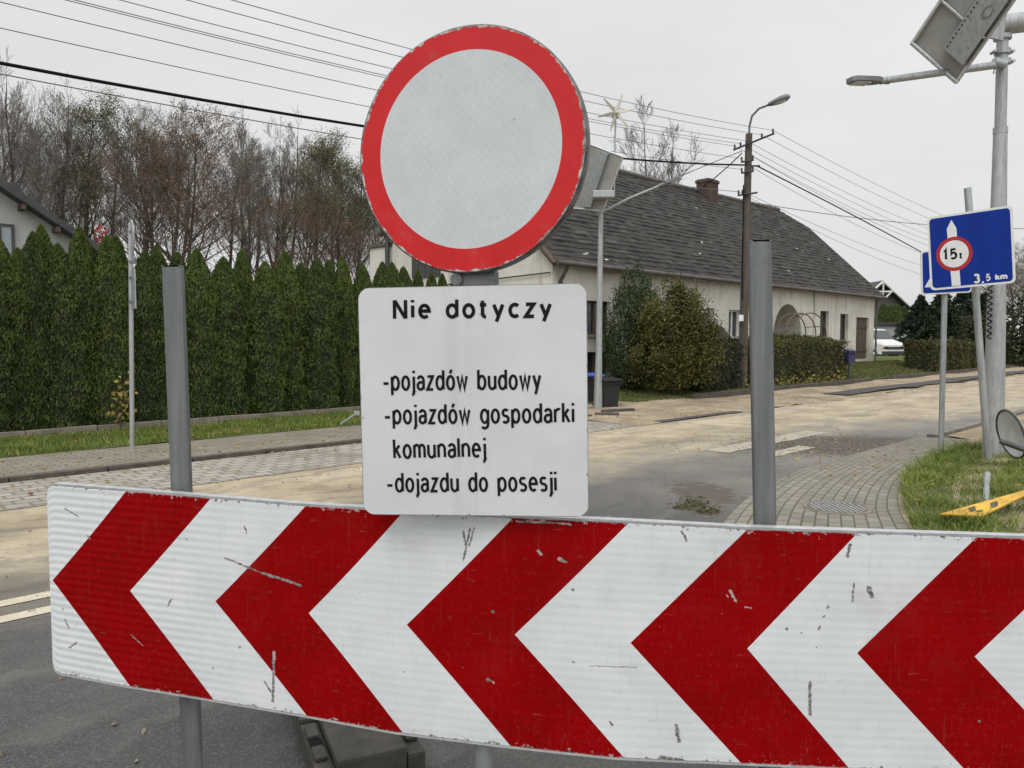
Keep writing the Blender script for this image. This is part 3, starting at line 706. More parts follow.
# cellar entrance: dark sloping hatch by the wall
cp = fs(722, 345); ce = empty('cellar_hatch', H(cp[0], TF - .6, .5), 'dark sloping cellar hatch against the farmhouse wall beside the bush', 'cellar hatch', R(45))
m = MB(); s0 = fs(706, 340)[0]; s1 = fs(745, 340)[0]
m.add([H(s0 - .6, TF - .01, .2), H(s1, TF - .01, .2), H(s0 - .6, TF - .01, 2.0), H(s0 - .6, TF - .9, .2), H(s1, TF - .9, .2), H(s0 - .6, TF - .9, 2.0)], [(0, 1, 2), (3, 5, 4), (2, 1, 4, 5), (0, 2, 5, 3)]); m.build('hatch', M_gutter, ce)

# ================================================================== NEIGHBOURING BUILDINGS
M_render = plaster('grey_render', (.36, .36, .355), (.40, .40, .395), (.28, .275, .26), -3)
M_roofdark = simple('dark_roof_sheet', (.045, .045, .047), .7, 0, .25, 3, 15, .4)
NVv = 28.0
def nbp(px, py): return vplane(px, py, NVv)
a_ = nbp(98, 249); ap = nbp(-190, 58)
nb = empty('neighbour_house', Vector((ap.x, ap.y, 0)) + NV * 5, 'grey rendered house with dark low pitched roof behind the left of the hedge', 'house', R(45))
ua, up0 = a_.dot(DV), ap.dot(DV); ul = 2 * up0 - ua; ur = nbp(84, 240).dot(DV); ulw = 2 * up0 - ur
roofz = lambda u: a_.z + (ap.z - a_.z) * (u - ua) / (up0 - ua)
wl = MB(); wl.ngon([uv(ur, NVv), uv(ur, NVv, roofz(ur) - .1), uv(up0, NVv, ap.z - .1), uv(ulw, NVv, roofz(ur) - .1), uv(ulw, NVv)])
for q in (ur, ulw): wl.quad(uv(q, NVv), uv(q, NVv + 10), uv(q, NVv + 10, roofz(ur) - .1), uv(q, NVv, roofz(ur) - .1))
wl.build('wall', M_render, nb)
rf = MB(); th = .24; y0, y1 = NVv - .6, NVv + 10.5
for q in (ua, ul):
    rf.add([uv(q, y0, a_.z), uv(q, y1, a_.z), uv(up0, y1, ap.z), uv(up0, y0, ap.z), uv(q, y0, a_.z - th), uv(q, y1, a_.z - th), uv(up0, y1, ap.z - th), uv(up0, y0, ap.z - th)], [(0, 1, 2, 3), (4, 7, 6, 5), (0, 3, 7, 4), (0, 4, 5, 1), (1, 5, 6, 2)])
rfo = rf.build('roof', M_roofdark, nb)
q = nbp(14, 187); m = MB(); m.box(uv(q.dot(DV), NVv + .6, q.z - .2), (.55, .5, .8), R45, bev=.02); m.build('roof_vent', M_roofdark, rfo)
for px_ in (12, 46, 70): q = nbp(px_, 0).dot(DV); m = MB(); m.box(uv(q, NVv - .25, roofz(q) - .36), (.12, .6, .16), R45); m.build('rafter_end', M_frame_brown, rfo)
p0, p1 = nbp(-16, 222), nbp(15, 258); w0_, w1_ = p0.dot(DV), p1.dot(DV)
m = MB()
for (x0, x1, z0, z1) in ((w0_, w0_ + .08, p1.z, p0.z), (w1_ - .08, w1_, p1.z, p0.z), (w0_ + .08, w1_ - .08, p0.z - .08, p0.z), (w0_ + .08, w1_ - .08, p1.z, p1.z + .08), ((w0_ + w1_) / 2 - .04, (w0_ + w1_) / 2 + .04, p1.z + .08, p0.z - .08)):
    m.box(uv((x0 + x1) / 2, NVv - .02, (z0 + z1) / 2), (x1 - x0, .1, z1 - z0), R45)
wf = m.build('window', M_dark, nb)
m = MB(); m.box(uv((w0_ + w1_) / 2, NVv - .015, (p0.z + p1.z) / 2), (w1_ - w0_ - .1, .02, p0.z - p1.z - .1), R45); m.build('pane', NT('sky_glass').fin((.22, .25, .28), .05, 0, .8), wf)
# far house with white gable truss, right of the farmhouse
fD = 62.0
fh = empty('far_house', at(878, 335, fD + 4), 'distant dark roofed house with white gable trim behind the farmhouse end', 'house')
ap2 = at(879, 281, fD); e2 = at(908, 308, fD); l2x = 2 * ap2.x - e2.x
m = MB(); m.ngon([(e2.x - .3, fD, 0), (e2.x - .3, fD, e2.z), (ap2.x, fD, ap2.z - .2), (l2x + .3, fD, e2.z), (l2x + .3, fD, 0)]); m.quad((e2.x - .3, fD, 0), (e2.x - .3, fD + 9, 0), (e2.x - .3, fD + 9, e2.z), (e2.x - .3, fD, e2.z)); m.build('wall', simple('dark_render', (.12, .115, .11), .9), fh)
m = MB()
for x0 in (e2.x, l2x): m.add([(x0, fD - .7, e2.z), (x0, fD + 9, e2.z), (ap2.x, fD + 9, ap2.z), (ap2.x, fD - .7, ap2.z), (x0, fD - .7, e2.z - .2), (x0, fD + 9, e2.z - .2), (ap2.x, fD + 9, ap2.z - .2), (ap2.x, fD - .7, ap2.z - .2)], [(0, 1, 2, 3), (4, 7, 6, 5), (0, 3, 7, 4), (0, 4, 5, 1)])
m.build('roof', M_roofdark, fh)
m = MB(); yy = fD - .75
for sg in (1, -1):
    ex_ = ap2.x + sg * (e2.x - ap2.x); m.tube([(ap2.x, yy, ap2.z - .1), (ex_, yy, e2.z - .1)], .09, 4)
    m.tube([(ap2.x + sg * .2, yy, ap2.z - 1.4), (ap2.x + sg * .8, yy, ap2.z - .75)], .08, 4)
m.tube([(ap2.x - .95, yy, ap2.z - .9), (ap2.x + .95, yy, ap2.z - .9)], .08, 4); m.tube([(ap2.x, yy, ap2.z - .1), (ap2.x, yy, ap2.z - 1.3)], .08, 4)
m.build('gable_trim', M_frame_white, fh)
gD = 56.0; g0, g1 = at(872, 325, gD), at(921, 325, gD)
ga = empty('garage', ((g0.x + g1.x) / 2, gD + 2, 0), 'low pale grey garage with flat roof behind the white van', 'garage')
m = MB(); m.box(((g0.x + g1.x) / 2, gD + 2.5, g0.z / 2), (g1.x - g0.x, 5, g0.z)); m.build('wall', plaster('garage_render', (.33, .34, .345), (.37, .38, .385), (.25, .25, .25), 0), ga)
m = MB(); m.box(((g0.x + g1.x) / 2, gD + 2.5, g0.z + .1), (g1.x - g0.x + .4, 5.4, .2)); m.build('roof', M_roofdark, ga)
# ================================================================== TREES AND PLANTS
M_bark = simple('grey_brown_bark', (.065, .055, .047), .95, 0, .4, 4, 18, .6, stretch=(4, 4, .8))
M_twig = simple('bare_twigs', (.15, .138, .125), .95, 0, .25, .6)
M_twig_red = simple('reddish_twigs', (.125, .088, .07), .95, 0, .3, .6)
M_twig_green = simple('lichen_twigs', (.115, .11, .082), .95, 0, .25, .6)
M_leaf_red = leafmat('russet_leaves', [(.10, .05, .03), (.14, .07, .04), (.12, .08, .045), (.17, .10, .055)], .8, .5)
M_leaf_olive = leafmat('olive_leaves', [(.07, .075, .035), (.095, .095, .045), (.12, .105, .05), (.08, .07, .045)], .8, .5)
M_leaf_green = leafmat('yellow_olive_leaves', [(.075, .08, .03), (.11, .11, .04), (.14, .13, .045), (.09, .08, .045)], .8, .5)
def quads(P, N, L, W, rg, up=0.0):
    """leaf quads at P facing about N: returns V, F"""
    k = len(P); N = N / (np.linalg.norm(N, axis=1, keepdims=True) + 1e-9)
    t = rg.normal(0, 1, (k, 3)); t[:, 2] += up; t -= N * (t * N).sum(1, keepdims=True); t /= np.linalg.norm(t, axis=1, keepdims=True) + 1e-9
    b = np.cross(N, t); l = (L * rg.uniform(.6, 1.4, k))[:, None]; w_ = (W * rg.uniform(.6, 1.4, k))[:, None]
    V = np.stack([P - t * l, P + b * w_ + t * l * .1, P + t * l, P - b * w_ + t * l * .1], 1).reshape(-1, 3)
    return V, np.arange(4 * k).reshape(-1, 4)
def tubes_np(segs, n):
    A = np.array([s[0] for s in segs]); B = np.array([s[1] for s in segs]); ra = np.array([s[2] for s in segs])[:, None]; rb = np.array([s[3] for s in segs])[:, None]
    d = B - A; d /= np.linalg.norm(d, axis=1, keepdims=True) + 1e-9
    ref = np.where(np.abs(d[:, 2:3]) < .9, np.array([[0, 0, 1.]]), np.array([[1., 0, 0]])); a = np.cross(d, ref); a /= np.linalg.norm(a, axis=1, keepdims=True); b = np.cross(d, a)
    V = []
    for P, r_ in ((A, ra), (B, rb)):
        for k in range(n): an = 2 * math.pi * k / n; V.append(P + (a * math.cos(an) + b * math.sin(an)) * r_)
    V = np.stack(V, 1).reshape(-1, 3); i = np.arange(len(segs))[:, None] * 2 * n
    Fq = np.concatenate([i + np.array([k, (k + 1) % n, n + (k + 1) % n, n + k]) for k in range(n)], 0)
    return V, Fq
def bare_tree(seed, height, spread=.3, start=.25, levels=4, lead=1, nbr=24, twigr=.006, ang=34, cnts=(7, 5, 3)):
    rd = random.Random(seed); thick = []; thin = []; tips = []
    def limb(p, d, L, r, lev, nseg):
        pts = [(p, r)]; q = p.copy(); dd = d.copy(); j = (.05, .08, .09, .09, .09)[lev]; tro = (.04, .09, .06, .05, .04)[lev]
        for i in range(nseg):
            f = (i + 1) / nseg
            dd = (dd + Vector((rd.gauss(0, j), rd.gauss(0, j), rd.gauss(tro, j * .6)))).normalized()
            q = q + dd * (L / nseg); pts.append((q.copy(), max(r * (1 - f * .88), twigr)))
        tgt = thick if lev <= 1 else thin
        for a, b in zip(pts, pts[1:]): tgt.append((tuple(a[0]), tuple(b[0]), a[1], b[1]))
        return pts
    def grow(p, d, L, r, lev):
        pts = limb(p, d, L, r, lev, (12, 7, 4, 3, 2)[lev])
        if lev == levels: tips.append(tuple(pts[-1][0])); tips.append(tuple(pts[1][0])); return
        cnt = nbr if lev == 0 else cnts[lev - 1]
        for i in range(cnt):
            f = (start + (1 - start) * (i + rd.random()) / cnt) if lev == 0 else (.18 + .82 * (i + rd.random()) / cnt)
            x = f * (len(pts) - 1); k = min(int(x), len(pts) - 2); q = pts[k][0].lerp(pts[k + 1][0], x - k); rr = pts[k][1]
            dirp = (pts[k + 1][0] - pts[k][0]).normalized(); az = rd.uniform(0, 6.283); rnd = Vector((math.cos(az), math.sin(az), rd.uniform(-.2, .3)))
            rnd = (rnd - dirp * rnd.dot(dirp)).normalized(); an = R(rd.gauss(ang, 8) + (8 if lev == 0 else 0))
            nd = dirp * math.cos(an) + rnd * math.sin(an); nd.z += .14 if lev else .05; nd.normalize()
            if lev == 0: nl = height * spread * (1.15 - .8 * max(0, (f - start) / (1 - start))) * rd.uniform(.6, 1.25)
            else: nl = L * rd.uniform(.40, .66) * (1.15 - .4 * f)
            grow(q, nd, nl, max(min(rr * .5, nl * .013), twigr), lev + 1)
        if lev == 0: grow(pts[-1][0], d, L * .10, pts[-1][1], 2)
    for j in range(lead):
        a = rd.uniform(0, 6.28) + 2.4 * j; tilt = .05 if lead == 1 else rd.uniform(.05, .2)
        d = Vector((math.cos(a) * tilt, math.sin(a) * tilt, 1)).normalized()
        grow(Vector((math.cos(a) * .3 * (lead > 1), math.sin(a) * .3 * (lead > 1), -.2)), d, height * rd.uniform(.84, 1), height * .015 * (1 if lead == 1 else .75), 0)
    return thick, thin, np.array(tips)
def tree_thing(name, loc, label, cat, group, data, mat_twig, rz=0, leaves=None, bark=None):
    thick, thin, tips = data; root = empty(name, loc, label, cat, rz, group)
    V, Fq = tubes_np(thick, 6); fast_mesh('trunk', V, Fq, bark or M_bark, root, True)
    V, Fq = tubes_np(thin, 3); c = fast_mesh('crown', V, Fq, mat_twig, root)
    if leaves:
        mat, per, size, sp = leaves; rg = np.random.default_rng(len(tips)); P = np.repeat(tips, per, 0) + rg.normal(0, sp, (len(tips) * per, 3))
        V, Fq = quads(P, rg.normal(0, 1, P.shape), size, size * .7, rg); fast_mesh('leaves', V, Fq, mat, root)
    return root
protos = {
 'grey': tree_thing('bare_tree', (0, 0, 0), 'x', 'tree', None, bare_tree(11, 15, .27, .42, 4, 2, 15, cnts=(8, 5, 3)), M_twig),
 'slim': tree_thing('bare_tree', (0, 0, 0), 'x', 'tree', None, bare_tree(23, 15, .18, .42, 4, 2, 14, ang=28, cnts=(7, 5, 3)), M_twig),
 'wide': tree_thing('bare_tree', (0, 0, 0), 'x', 'tree', None, bare_tree(31, 15, .30, .42, 4, 2, 14, cnts=(7, 5, 4), ang=38), M_twig_green, leaves=(M_leaf_olive, 1, .03, .14)),
 'red': tree_thing('bare_tree', (0, 0, 0), 'x', 'tree', None, bare_tree(47, 13, .38, .34, 4, 2, 15, cnts=(7, 5, 4), ang=40), M_twig_red, leaves=(M_leaf_red, 1, .036, .14)),
 'green': tree_thing('bare_tree', (0, 0, 0), 'x', 'tree', None, bare_tree(53, 14, .29, .36, 4, 1, 22), M_twig_green, leaves=(M_leaf_green, 2, .042, .2)),
}
HT = {'grey': 15, 'slim': 15, 'wide': 15, 'red': 13, 'green': 14}
DESC = {'grey': 'bare grey tree with fine upswept twigs', 'slim': 'slim bare tree with narrow upright crown', 'wide': 'half bare tree with sparse olive leaves', 'red': 'reddish brown tree still holding russet leaves', 'green': 'greyish green tree with thin remaining foliage'}
# (pixel of the stem, pixel height of the top, distance, kind)
rows = [(-18, 60, 46, 'grey'), (6, 78, 40, 'slim'), (34, 64, 44, 'grey'), (50, 82, 48, 'slim'), (82, 98, 47, 'green'), (104, 120, 56, 'slim'), (120, 100, 46, 'wide'), (146, 88, 46, 'wide'),
 (196, 130, 45, 'red'), (243, 112, 56, 'slim'), (262, 124, 54, 'grey'), (280, 112, 58, 'slim'), (298, 126, 54, 'grey'), (316, 138, 52, 'green'), (334, 142, 50, 'green'),
 (360, 160, 55, 'green'), (390, 176, 60, 'wide'), (22, 92, 58, 'grey'), (326, 196, 46, 'red'), (168, 118, 62, 'grey'), (66, 118, 64, 'wide'), (226, 126, 62, 'wide'), (348, 150, 64, 'grey')]
used = set(); cnt = {}
rdt = random.Random(77)
order = sorted(range(len(rows)), key=lambda i: rows[i][0]); kc = {}; kn = {}
for i in order: kc[rows[i][3]] = kc.get(rows[i][3], 0) + 1; kn[i] = kc[rows[i][3]]
for i, (px, py, D, k) in enumerate(rows):
    top = at(px, py, D); s = (top.z + .2) / (HT[k] * 1.06)
    o = protos[k] if k not in used else copy_tree(protos[k]); used.add(k)
    o.location = (top.x, D, -.2); kx = {'red': 1.45, 'green': 1.15, 'wide': 1.15}.get(k, 1.0); o.scale = (s * kx * rdt.uniform(.9, 1.1), s * kx * rdt.uniform(.9, 1.1), s); o.rotation_euler.z = rdt.uniform(0, 6.28)
    o['label'] = DESC[k] + ', ' + ORD[kn[i] - 1] + ' of its kind from the left'; o['group'] = 'leafless trees behind the hedge'
bt = tree_thing('bare_tree', at(648, 335, 44) * Vector((1, 1, 0)) if False else (at(642, 335, 44).x, 44, 0), 'bare pale tree with fine twigs rising behind the farmhouse roof', 'tree', None, bare_tree(95, 13.0, .27, .45, 4, 3, 9, .007, 36), M_twig)
# undergrowth seen between the stems behind the hedge: shrubs
M_brush = leafmat('brushwood', [(.07, .055, .04), (.10, .075, .055), (.085, .08, .045), (.12, .07, .05)], .9, .3)
def brush(seed, h, wd, n=2600, mat=M_brush, leaf=.16):
    rg = np.random.default_rng(seed); th = rg.uniform(0, 6.28, n); rr = wd * np.sqrt(rg.uniform(0, 1, n)); z = h * rg.beta(1.4, 2.0, n) * (1 - .3 * (rr / wd) ** 2)
    P = np.stack([rr * np.cos(th), rr * np.sin(th), z], 1); N = rg.normal(0, 1, P.shape); N[:, 2] *= .3
    return quads(P, N, leaf, leaf * .16, rg, 1.2)
bp = None; blist = [(-10, 60), (112, 62), (160, 58), (262, 62), (300, 56), (322, 60), (345, 57), (372, 58)]
for i, (px, D) in enumerate(blist):
    if bp is None:
        bp = empty('brush', (0, 0, 0), 'x', 'shrub'); V, Fq = brush(5, 5.6, 2.6, 3000, leaf=.22); fast_mesh('twigs', V, Fq, M_brush, bp); o = bp
        m = MB(); [m.tube([(0, 0, 0), (math.cos(a) * .8, math.sin(a) * .8, 3.2)], [.05, .02], 5) for a in (0, 1.2, 2.5, 3.7, 5)]; m.build('stem', M_bark, bp, False)
    else: o = copy_tree(bp)
    p = at(px, 335, D); o.location = (p.x, D, 0); o.rotation_euler.z = i * 1.3; o.scale = (1, 1, rdt.uniform(.8, 1.15))
    o['label'] = 'brown tangled undergrowth shrub behind the hedge, ' + ORD[i] + ' from the left'; o['group'] = 'undergrowth behind the hedge'
# red-leaved shrub peeping beside the neighbour's roof
p = at(102, 236, 20); rs = empty('red_shrub', (p.x, 20, 0), 'small scarlet leaved shrub beside the eave of the grey house', 'shrub')
rg = np.random.default_rng(2); P = rg.normal(0, 1, (80, 3)) * np.array([.10, .10, .14]) + np.array([0, 0, p.z]); V, Fq = quads(P, rg.normal(0, 1, P.shape), .05, .035, rg)
fast_mesh('leaves', V, Fq, leafmat('scarlet_leaves', [(.20, .016, .016), (.28, .03, .02), (.15, .014, .02)], .7), rs)
m = MB(); m.tube([(p.x, 20, 0), (p.x + .1, 20, p.z * .6), (p.x, 20, p.z)], [.03, .02, .01], 5); m.build('stem', M_bark, rs)

# ------------------------------------------------------------------ the tall hedge of columnar conifers
M_thuja = leafmat('thuja_sprays', [(.020, .042, .006), (.036, .068, .010), (.055, .095, .015), (.085, .125, .022), (.09, .09, .03)], .6, 2.2, .15)
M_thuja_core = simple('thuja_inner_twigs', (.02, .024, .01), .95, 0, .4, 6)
def thuja(seed, h=3.2, r0=.36, n=15000):
    rg = np.random.default_rng(seed)
    prof = lambda f: r0 * np.minimum(1, 1.06 - .16 * np.abs(f - .35)) * np.clip((1 - f) / .31, 0, 1) ** .64 * (1 - .12 * np.clip((.08 - f) / .08, 0, 1))
    f = rg.uniform(0, 1, n) ** .95; th = rg.uniform(0, 6.283, n)
    lump = 1 + .10 * np.sin(th * 3 + f * 9 + seed) + .08 * np.sin(th * 5 - f * 23 + seed * 2) + .06 * np.sin(f * 60 + th * 2)
    rr = prof(f) * lump * rg.uniform(.80, 1.06, n); P = np.stack([rr * np.cos(th), rr * np.sin(th), f * h * .985], 1)
    rad = np.stack([np.cos(th), np.sin(th), np.full(n, .25)], 1); tang = np.stack([-np.sin(th), np.cos(th), np.zeros(n)], 1)
    N = tang * rg.normal(0, 1, n)[:, None] + rad * rg.normal(.5, .6, n)[:, None]
    k = n; N /= np.linalg.norm(N, axis=1, keepdims=True); t = rad * .55 + np.array([0, 0, .85]) + rg.normal(0, .3, (k, 3)); t -= N * (t * N).sum(1, keepdims=True); t /= np.linalg.norm(t, axis=1, keepdims=True); b = np.cross(N, t)
    l = rg.uniform(.018, .05, k)[:, None]; w_ = rg.uniform(.006, .013, k)[:, None]
    V = np.stack([P - t * l * .8, P + b * w_, P + t * l, P - b * w_], 1).reshape(-1, 3)
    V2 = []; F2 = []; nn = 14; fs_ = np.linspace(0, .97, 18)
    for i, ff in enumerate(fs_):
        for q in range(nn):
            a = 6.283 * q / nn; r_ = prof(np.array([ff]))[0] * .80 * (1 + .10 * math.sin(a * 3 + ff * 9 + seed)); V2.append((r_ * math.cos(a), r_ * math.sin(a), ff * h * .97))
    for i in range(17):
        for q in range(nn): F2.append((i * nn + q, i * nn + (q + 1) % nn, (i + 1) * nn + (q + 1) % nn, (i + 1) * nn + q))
    return V, np.arange(4 * k).reshape(-1, 4), V2, F2
tp = []
for sd in range(4):
    r_ = empty('hedge_conifer', (0, 0, 0), 'x', 'conifer'); V, Fq, V2, F2 = thuja(sd + 1)
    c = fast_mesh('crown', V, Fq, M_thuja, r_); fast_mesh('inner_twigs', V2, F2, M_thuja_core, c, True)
    m = MB(); m.tube([(0, 0, -.1), (0, 0, 1.5)], [.045, .03], 6); m.build('trunk', M_bark, r_, False); tp.append(r_)
tops = [(-128, 226), (-104, 238), (-82, 232), (-60, 240), (-38, 232), (-18, 242), (2, 240), (17, 249), (29, 236), (45, 230), (60, 246), (76, 231), (88, 243), (103, 238), (120, 240), (141, 249), (160, 250), (178, 254), (198, 250), (222, 252), (244, 251), (264, 257), (285, 255), (302, 258), (316, 259), (330, 260), (345, 257), (364, 262), (380, 262), (394, 266), (406, 264), (418, 268), (430, 272), (441, 275), (452, 278), (463, 280)]
nvis = 0
for i, (px, py) in enumerate(tops):
    v = 14.02 + .12 * math.sin(i * 2.3); p = vplane(px, py, v)
    o = tp[i % 4] if i < 4 else copy_tree(tp[(i * 7 + i // 5) % 4])
    o.location = (p.x, p.y, .08); sr = rdt.uniform(.76, 1.08) * (1.0 if i < 31 else .8); o.scale = (sr, sr, (p.z - .08 + rdt.uniform(-.07, .12)) / 3.2); o.rotation_euler = (rdt.gauss(0, .012), rdt.gauss(0, .018), rdt.uniform(0, 6.28))
    o['group'] = 'tall conifer hedge along the pavement'
    if px < -12: o['label'] = 'dark green column conifer of the tall hedge beyond the left picture edge'
    else:
        o['label'] = 'dark green column conifer, ' + (ORD[nvis] if nvis < len(ORD) else 'last') + ' from the left in the tall hedge'; nvis += 1
# young plant with yellow leaves at the hedge foot
p = gp(121, 429, .12); yp = empty('yellow_shrub', p, 'thin young shrub with yellow leaves at the foot of the tall hedge', 'shrub')
rg = np.random.default_rng(12); P = rg.normal(0, 1, (90, 3)) * np.array([.10, .08, .22]) + np.array([0, 0, .42]); V, Fq = quads(P, rg.normal(0, 1, P.shape), .04, .026, rg)
fast_mesh('leaves', V, Fq, leafmat('yellow_leaves', [(.30, .24, .06), (.22, .22, .06), (.24, .13, .05)], .7, 4), yp)
m = MB(); [m.tube([p, p + Vector((x, -.05, .5 + .2 * k))], [.008, .004], 4) for k, x in enumerate((-.1, .02, .12))]; m.build('stem', M_bark, yp)

# ------------------------------------------------------------------ shrubs and clipped hedges by the farmhouse
def leafcloud(blobs, n, size, rg, asp=.6):
    V = []; w_ = np.array([b[3] * b[4] * b[5] for b in blobs]) ** .67; cn = (w_ / w_.sum() * n).astype(int)
    P = []; N = []
    for (cx, cy, cz, rx, ry, rz), c in zip(blobs, cn):
        d = rg.normal(0, 1, (c, 3)); d /= np.linalg.norm(d, axis=1, keepdims=True); rr = rg.uniform(.55, 1.08, c) ** .6
        lump = 1 + .12 * np.sin(d[:, 0] * 7 + cx * 3) * np.sin(d[:, 2] * 6 + cz) + .08 * np.sin(d[:, 1] * 13)
        P.append(np.array([cx, cy, cz]) + d * np.array([rx, ry, rz]) * (rr * lump)[:, None]); N.append(d + rg.normal(0, .7, (c, 3)))
    P = np.concatenate(P); N = np.concatenate(N); k = P[:, 2] > .02; return quads(P[k], N[k], size, size * asp, rg)
M_shrub = leafmat('autumn_shrub_leaves', [(.034, .052, .012), (.062, .082, .018), (.105, .10, .026), (.12, .085, .028), (.075, .098, .024)], .65, 1.0)
M_darkgreen = leafmat('dark_yew_leaves', [(.018, .036, .010), (.03, .055, .013), (.05, .078, .02)], .65, 2)
sb = at(672, 388, 20.4); sz = .27
shb = empty('autumn_shrub', (sb.x, 20.2, sz), 'big rounded shrub turning green to brown before the farmhouse wall', 'shrub')
rg = np.random.default_rng(21)
def clumped(blobs, nc, per, sig, size, rg, asp=.6):
    w_ = np.array([b[3] * b[4] * b[5] for b in blobs]); P = []; N = []
    for i in range(nc):
        b = blobs[rg.choice(len(blobs), p=w_ / w_.sum())]; d = rg.normal(0, 1, 3); d /= np.linalg.norm(d); r_ = rg.uniform(.35, 1.0) ** .5
        c = np.array(b[:3]) + d * np.array(b[3:]) * r_; k = int(per * rg.uniform(.5, 1.5)); s_ = sig * rg.uniform(.6, 1.4)
        q = rg.normal(0, 1, (k, 3)) * np.array([s_, s_, s_ * 1.2]); q[:, 2] -= .25 * (q[:, 0] ** 2 + q[:, 1] ** 2) / s_; P.append(c + q); N.append(d * .8 + rg.normal(0, .8, (k, 3)))
    P = np.concatenate(P); N = np.concatenate(N); k = P[:, 2] > .02; return quads(P[k], N[k], size, size * asp, rg)
V, Fq = clumped([(0, 0, 1.4, .95, .9, 1.25), (-.35, -.1, .9, .95, .85, .85), (.55, 0, 1.0, .75, .8, .9), (.1, -.2, 2.1, .65, .6, .65), (-.35, -.1, 1.7, .6, .6, .7)], 240, 150, .13, .035, rg)
fast_mesh('crown', V, Fq, M_shrub, shb)
M_shoot = leafmat('young_shoots', [(.10, .12, .03), (.16, .15, .05)], .6)
for (dx, h) in ((-.3, .55), (.15, .55), (.22, .35), (.6, .15)):
    P = []
    for q in range(26): P.append((dx + rg.normal(0, .03), rg.normal(0, .04), 2.25 + h * q / 26 * 1.2))
    V, Fq = quads(np.array(P), rg.normal(0, 1, (len(P), 3)), .05, .02, rg); fast_mesh('shoot', V, Fq, M_shoot, shb)
m = MB(); [m.tube([(sb.x, 20.2, sz - .1), (sb.x + x, 20.2 + y, sz + 1.6)], [.05, .025], 5) for x, y in ((0, 0), (.5, .1), (-.5, .1), (.3, -.3), (-.3, -.3), (.7, 0))]; m.build('stem', M_bark, shb)
cb = at(631, 388, 20.5); cyp = empty('dark_cypress', (cb.x, 20.9, .15), 'dark green rounded conifer behind the left of the autumn shrub', 'conifer')
V, Fq = leafcloud([(0, 0, 1.5, .72, .7, 1.5), (.15, 0, 2.5, .5, .5, .95), (-.05, 0, 1.0, .75, .7, 1.0), (.45, .1, 1.9, .5, .5, 1.1)], 20000, .036, rg, .4); fast_mesh('crown', V, Fq, M_darkgreen, cyp)
m = MB(); m.tube([(cb.x, 20.9, 0), (cb.x, 20.9, 2.6)], [.08, .03], 6); m.build('trunk', M_bark, cyp)
def boxhedge(name, u0, u1, v0, v1, h, zf, label, n, mat, seed, size=.04):
    rg = np.random.default_rng(seed); loc = uv((u0 + u1) / 2, (v0 + v1) / 2, 0); r_ = empty(name, loc, label, 'hedge', R(45))
    L, W_ = (u1 - u0) / 2, (v1 - v0) / 2; areas = np.array([4 * L * W_, 2 * L * h, 2 * L * h, 2 * W_ * h, 2 * W_ * h]); c = (areas / areas.sum() * n).astype(int); P = []; N = []
    for f, k in enumerate(c):
        a = rg.uniform(-1, 1, k); b = rg.uniform(0, 1, k); e = np.zeros(k)
        if f == 0: p = np.stack([a * L, (b * 2 - 1) * W_, e + h], 1); q = (0, 0, 1)
        elif f in (1, 2): p = np.stack([a * L, e + W_ * (1 if f == 2 else -1), b * h], 1); q = (0, 1 if f == 2 else -1, 0)
        else: p = np.stack([e + L * (1 if f == 4 else -1), a * W_, b * h], 1); q = (1 if f == 4 else -1, 0, 0)
        bulge = .06 * np.sin(p[:, 0] * 2.1 + seed) * np.sin(p[:, 2] * 3) + .05 * np.sin(p[:, 0] * 5.3 + p[:, 2] * 2)
        p = p + np.array(q) * (bulge + rg.normal(-.05, .06, k))[:, None]; p[:, 2] += .05 * np.sin(p[:, 0] * 1.3 + seed); P.append(p); N.append(np.tile(np.array(q, float), (k, 1)) + rg.normal(0, .8, (k, 3)))
    P = np.concatenate(P); N = np.concatenate(N)
    z = np.array([zf((u0 + u1) / 2 + x, (v0 + v1) / 2 + y) for x, y in P[:, :2]]); P[:, 2] += z
    V, Fq = quads(P, N, size, size * .6, rg); fast_mesh('foliage', V, Fq, mat, r_)
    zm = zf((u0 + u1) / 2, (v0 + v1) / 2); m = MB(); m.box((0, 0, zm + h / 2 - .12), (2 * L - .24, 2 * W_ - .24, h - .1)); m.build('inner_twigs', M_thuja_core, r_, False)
    return r_
M_box = leafmat('clipped_hedge_leaves', [(.032, .046, .012), (.055, .072, .018), (.085, .082, .024), (.10, .075, .028), (.06, .08, .02)], .65, 1.1)
M_box_dark = leafmat('dark_hedge_leaves', [(.022, .028, .012), (.035, .042, .016), (.045, .038, .018)], .7, 1.4)
a0 = vplane(703, 385, 10.95).dot(DV); a1 = vplane(770, 385, 10.95).dot(DV); a2 = vplane(846, 385, 10.95).dot(DV)
boxhedge('clipped_hedge', a0, a1 - .1, 10.98, 11.85, 1.28, yz, 'darker clipped hedge running from the autumn shrub to the steel post', 9000, M_box_dark, 4)
boxhedge('clipped_hedge', a1, a2, 10.95, 11.95, 1.36, yz, 'green brown clipped hedge with yellow leaves below, left of the purple mailbox', 13000, M_box, 9)
b0 = vplane(903, 372, 11.9).dot(DV); b1 = vplane(992, 372, 10.3).dot(DV)
boxhedge('clipped_hedge', b0, b1, 10.75, 11.9, 1.30, lambda u, v: .15, 'clipped hedge beyond the driveway behind the blue sign poles', 14000, M_box, 14, .055)
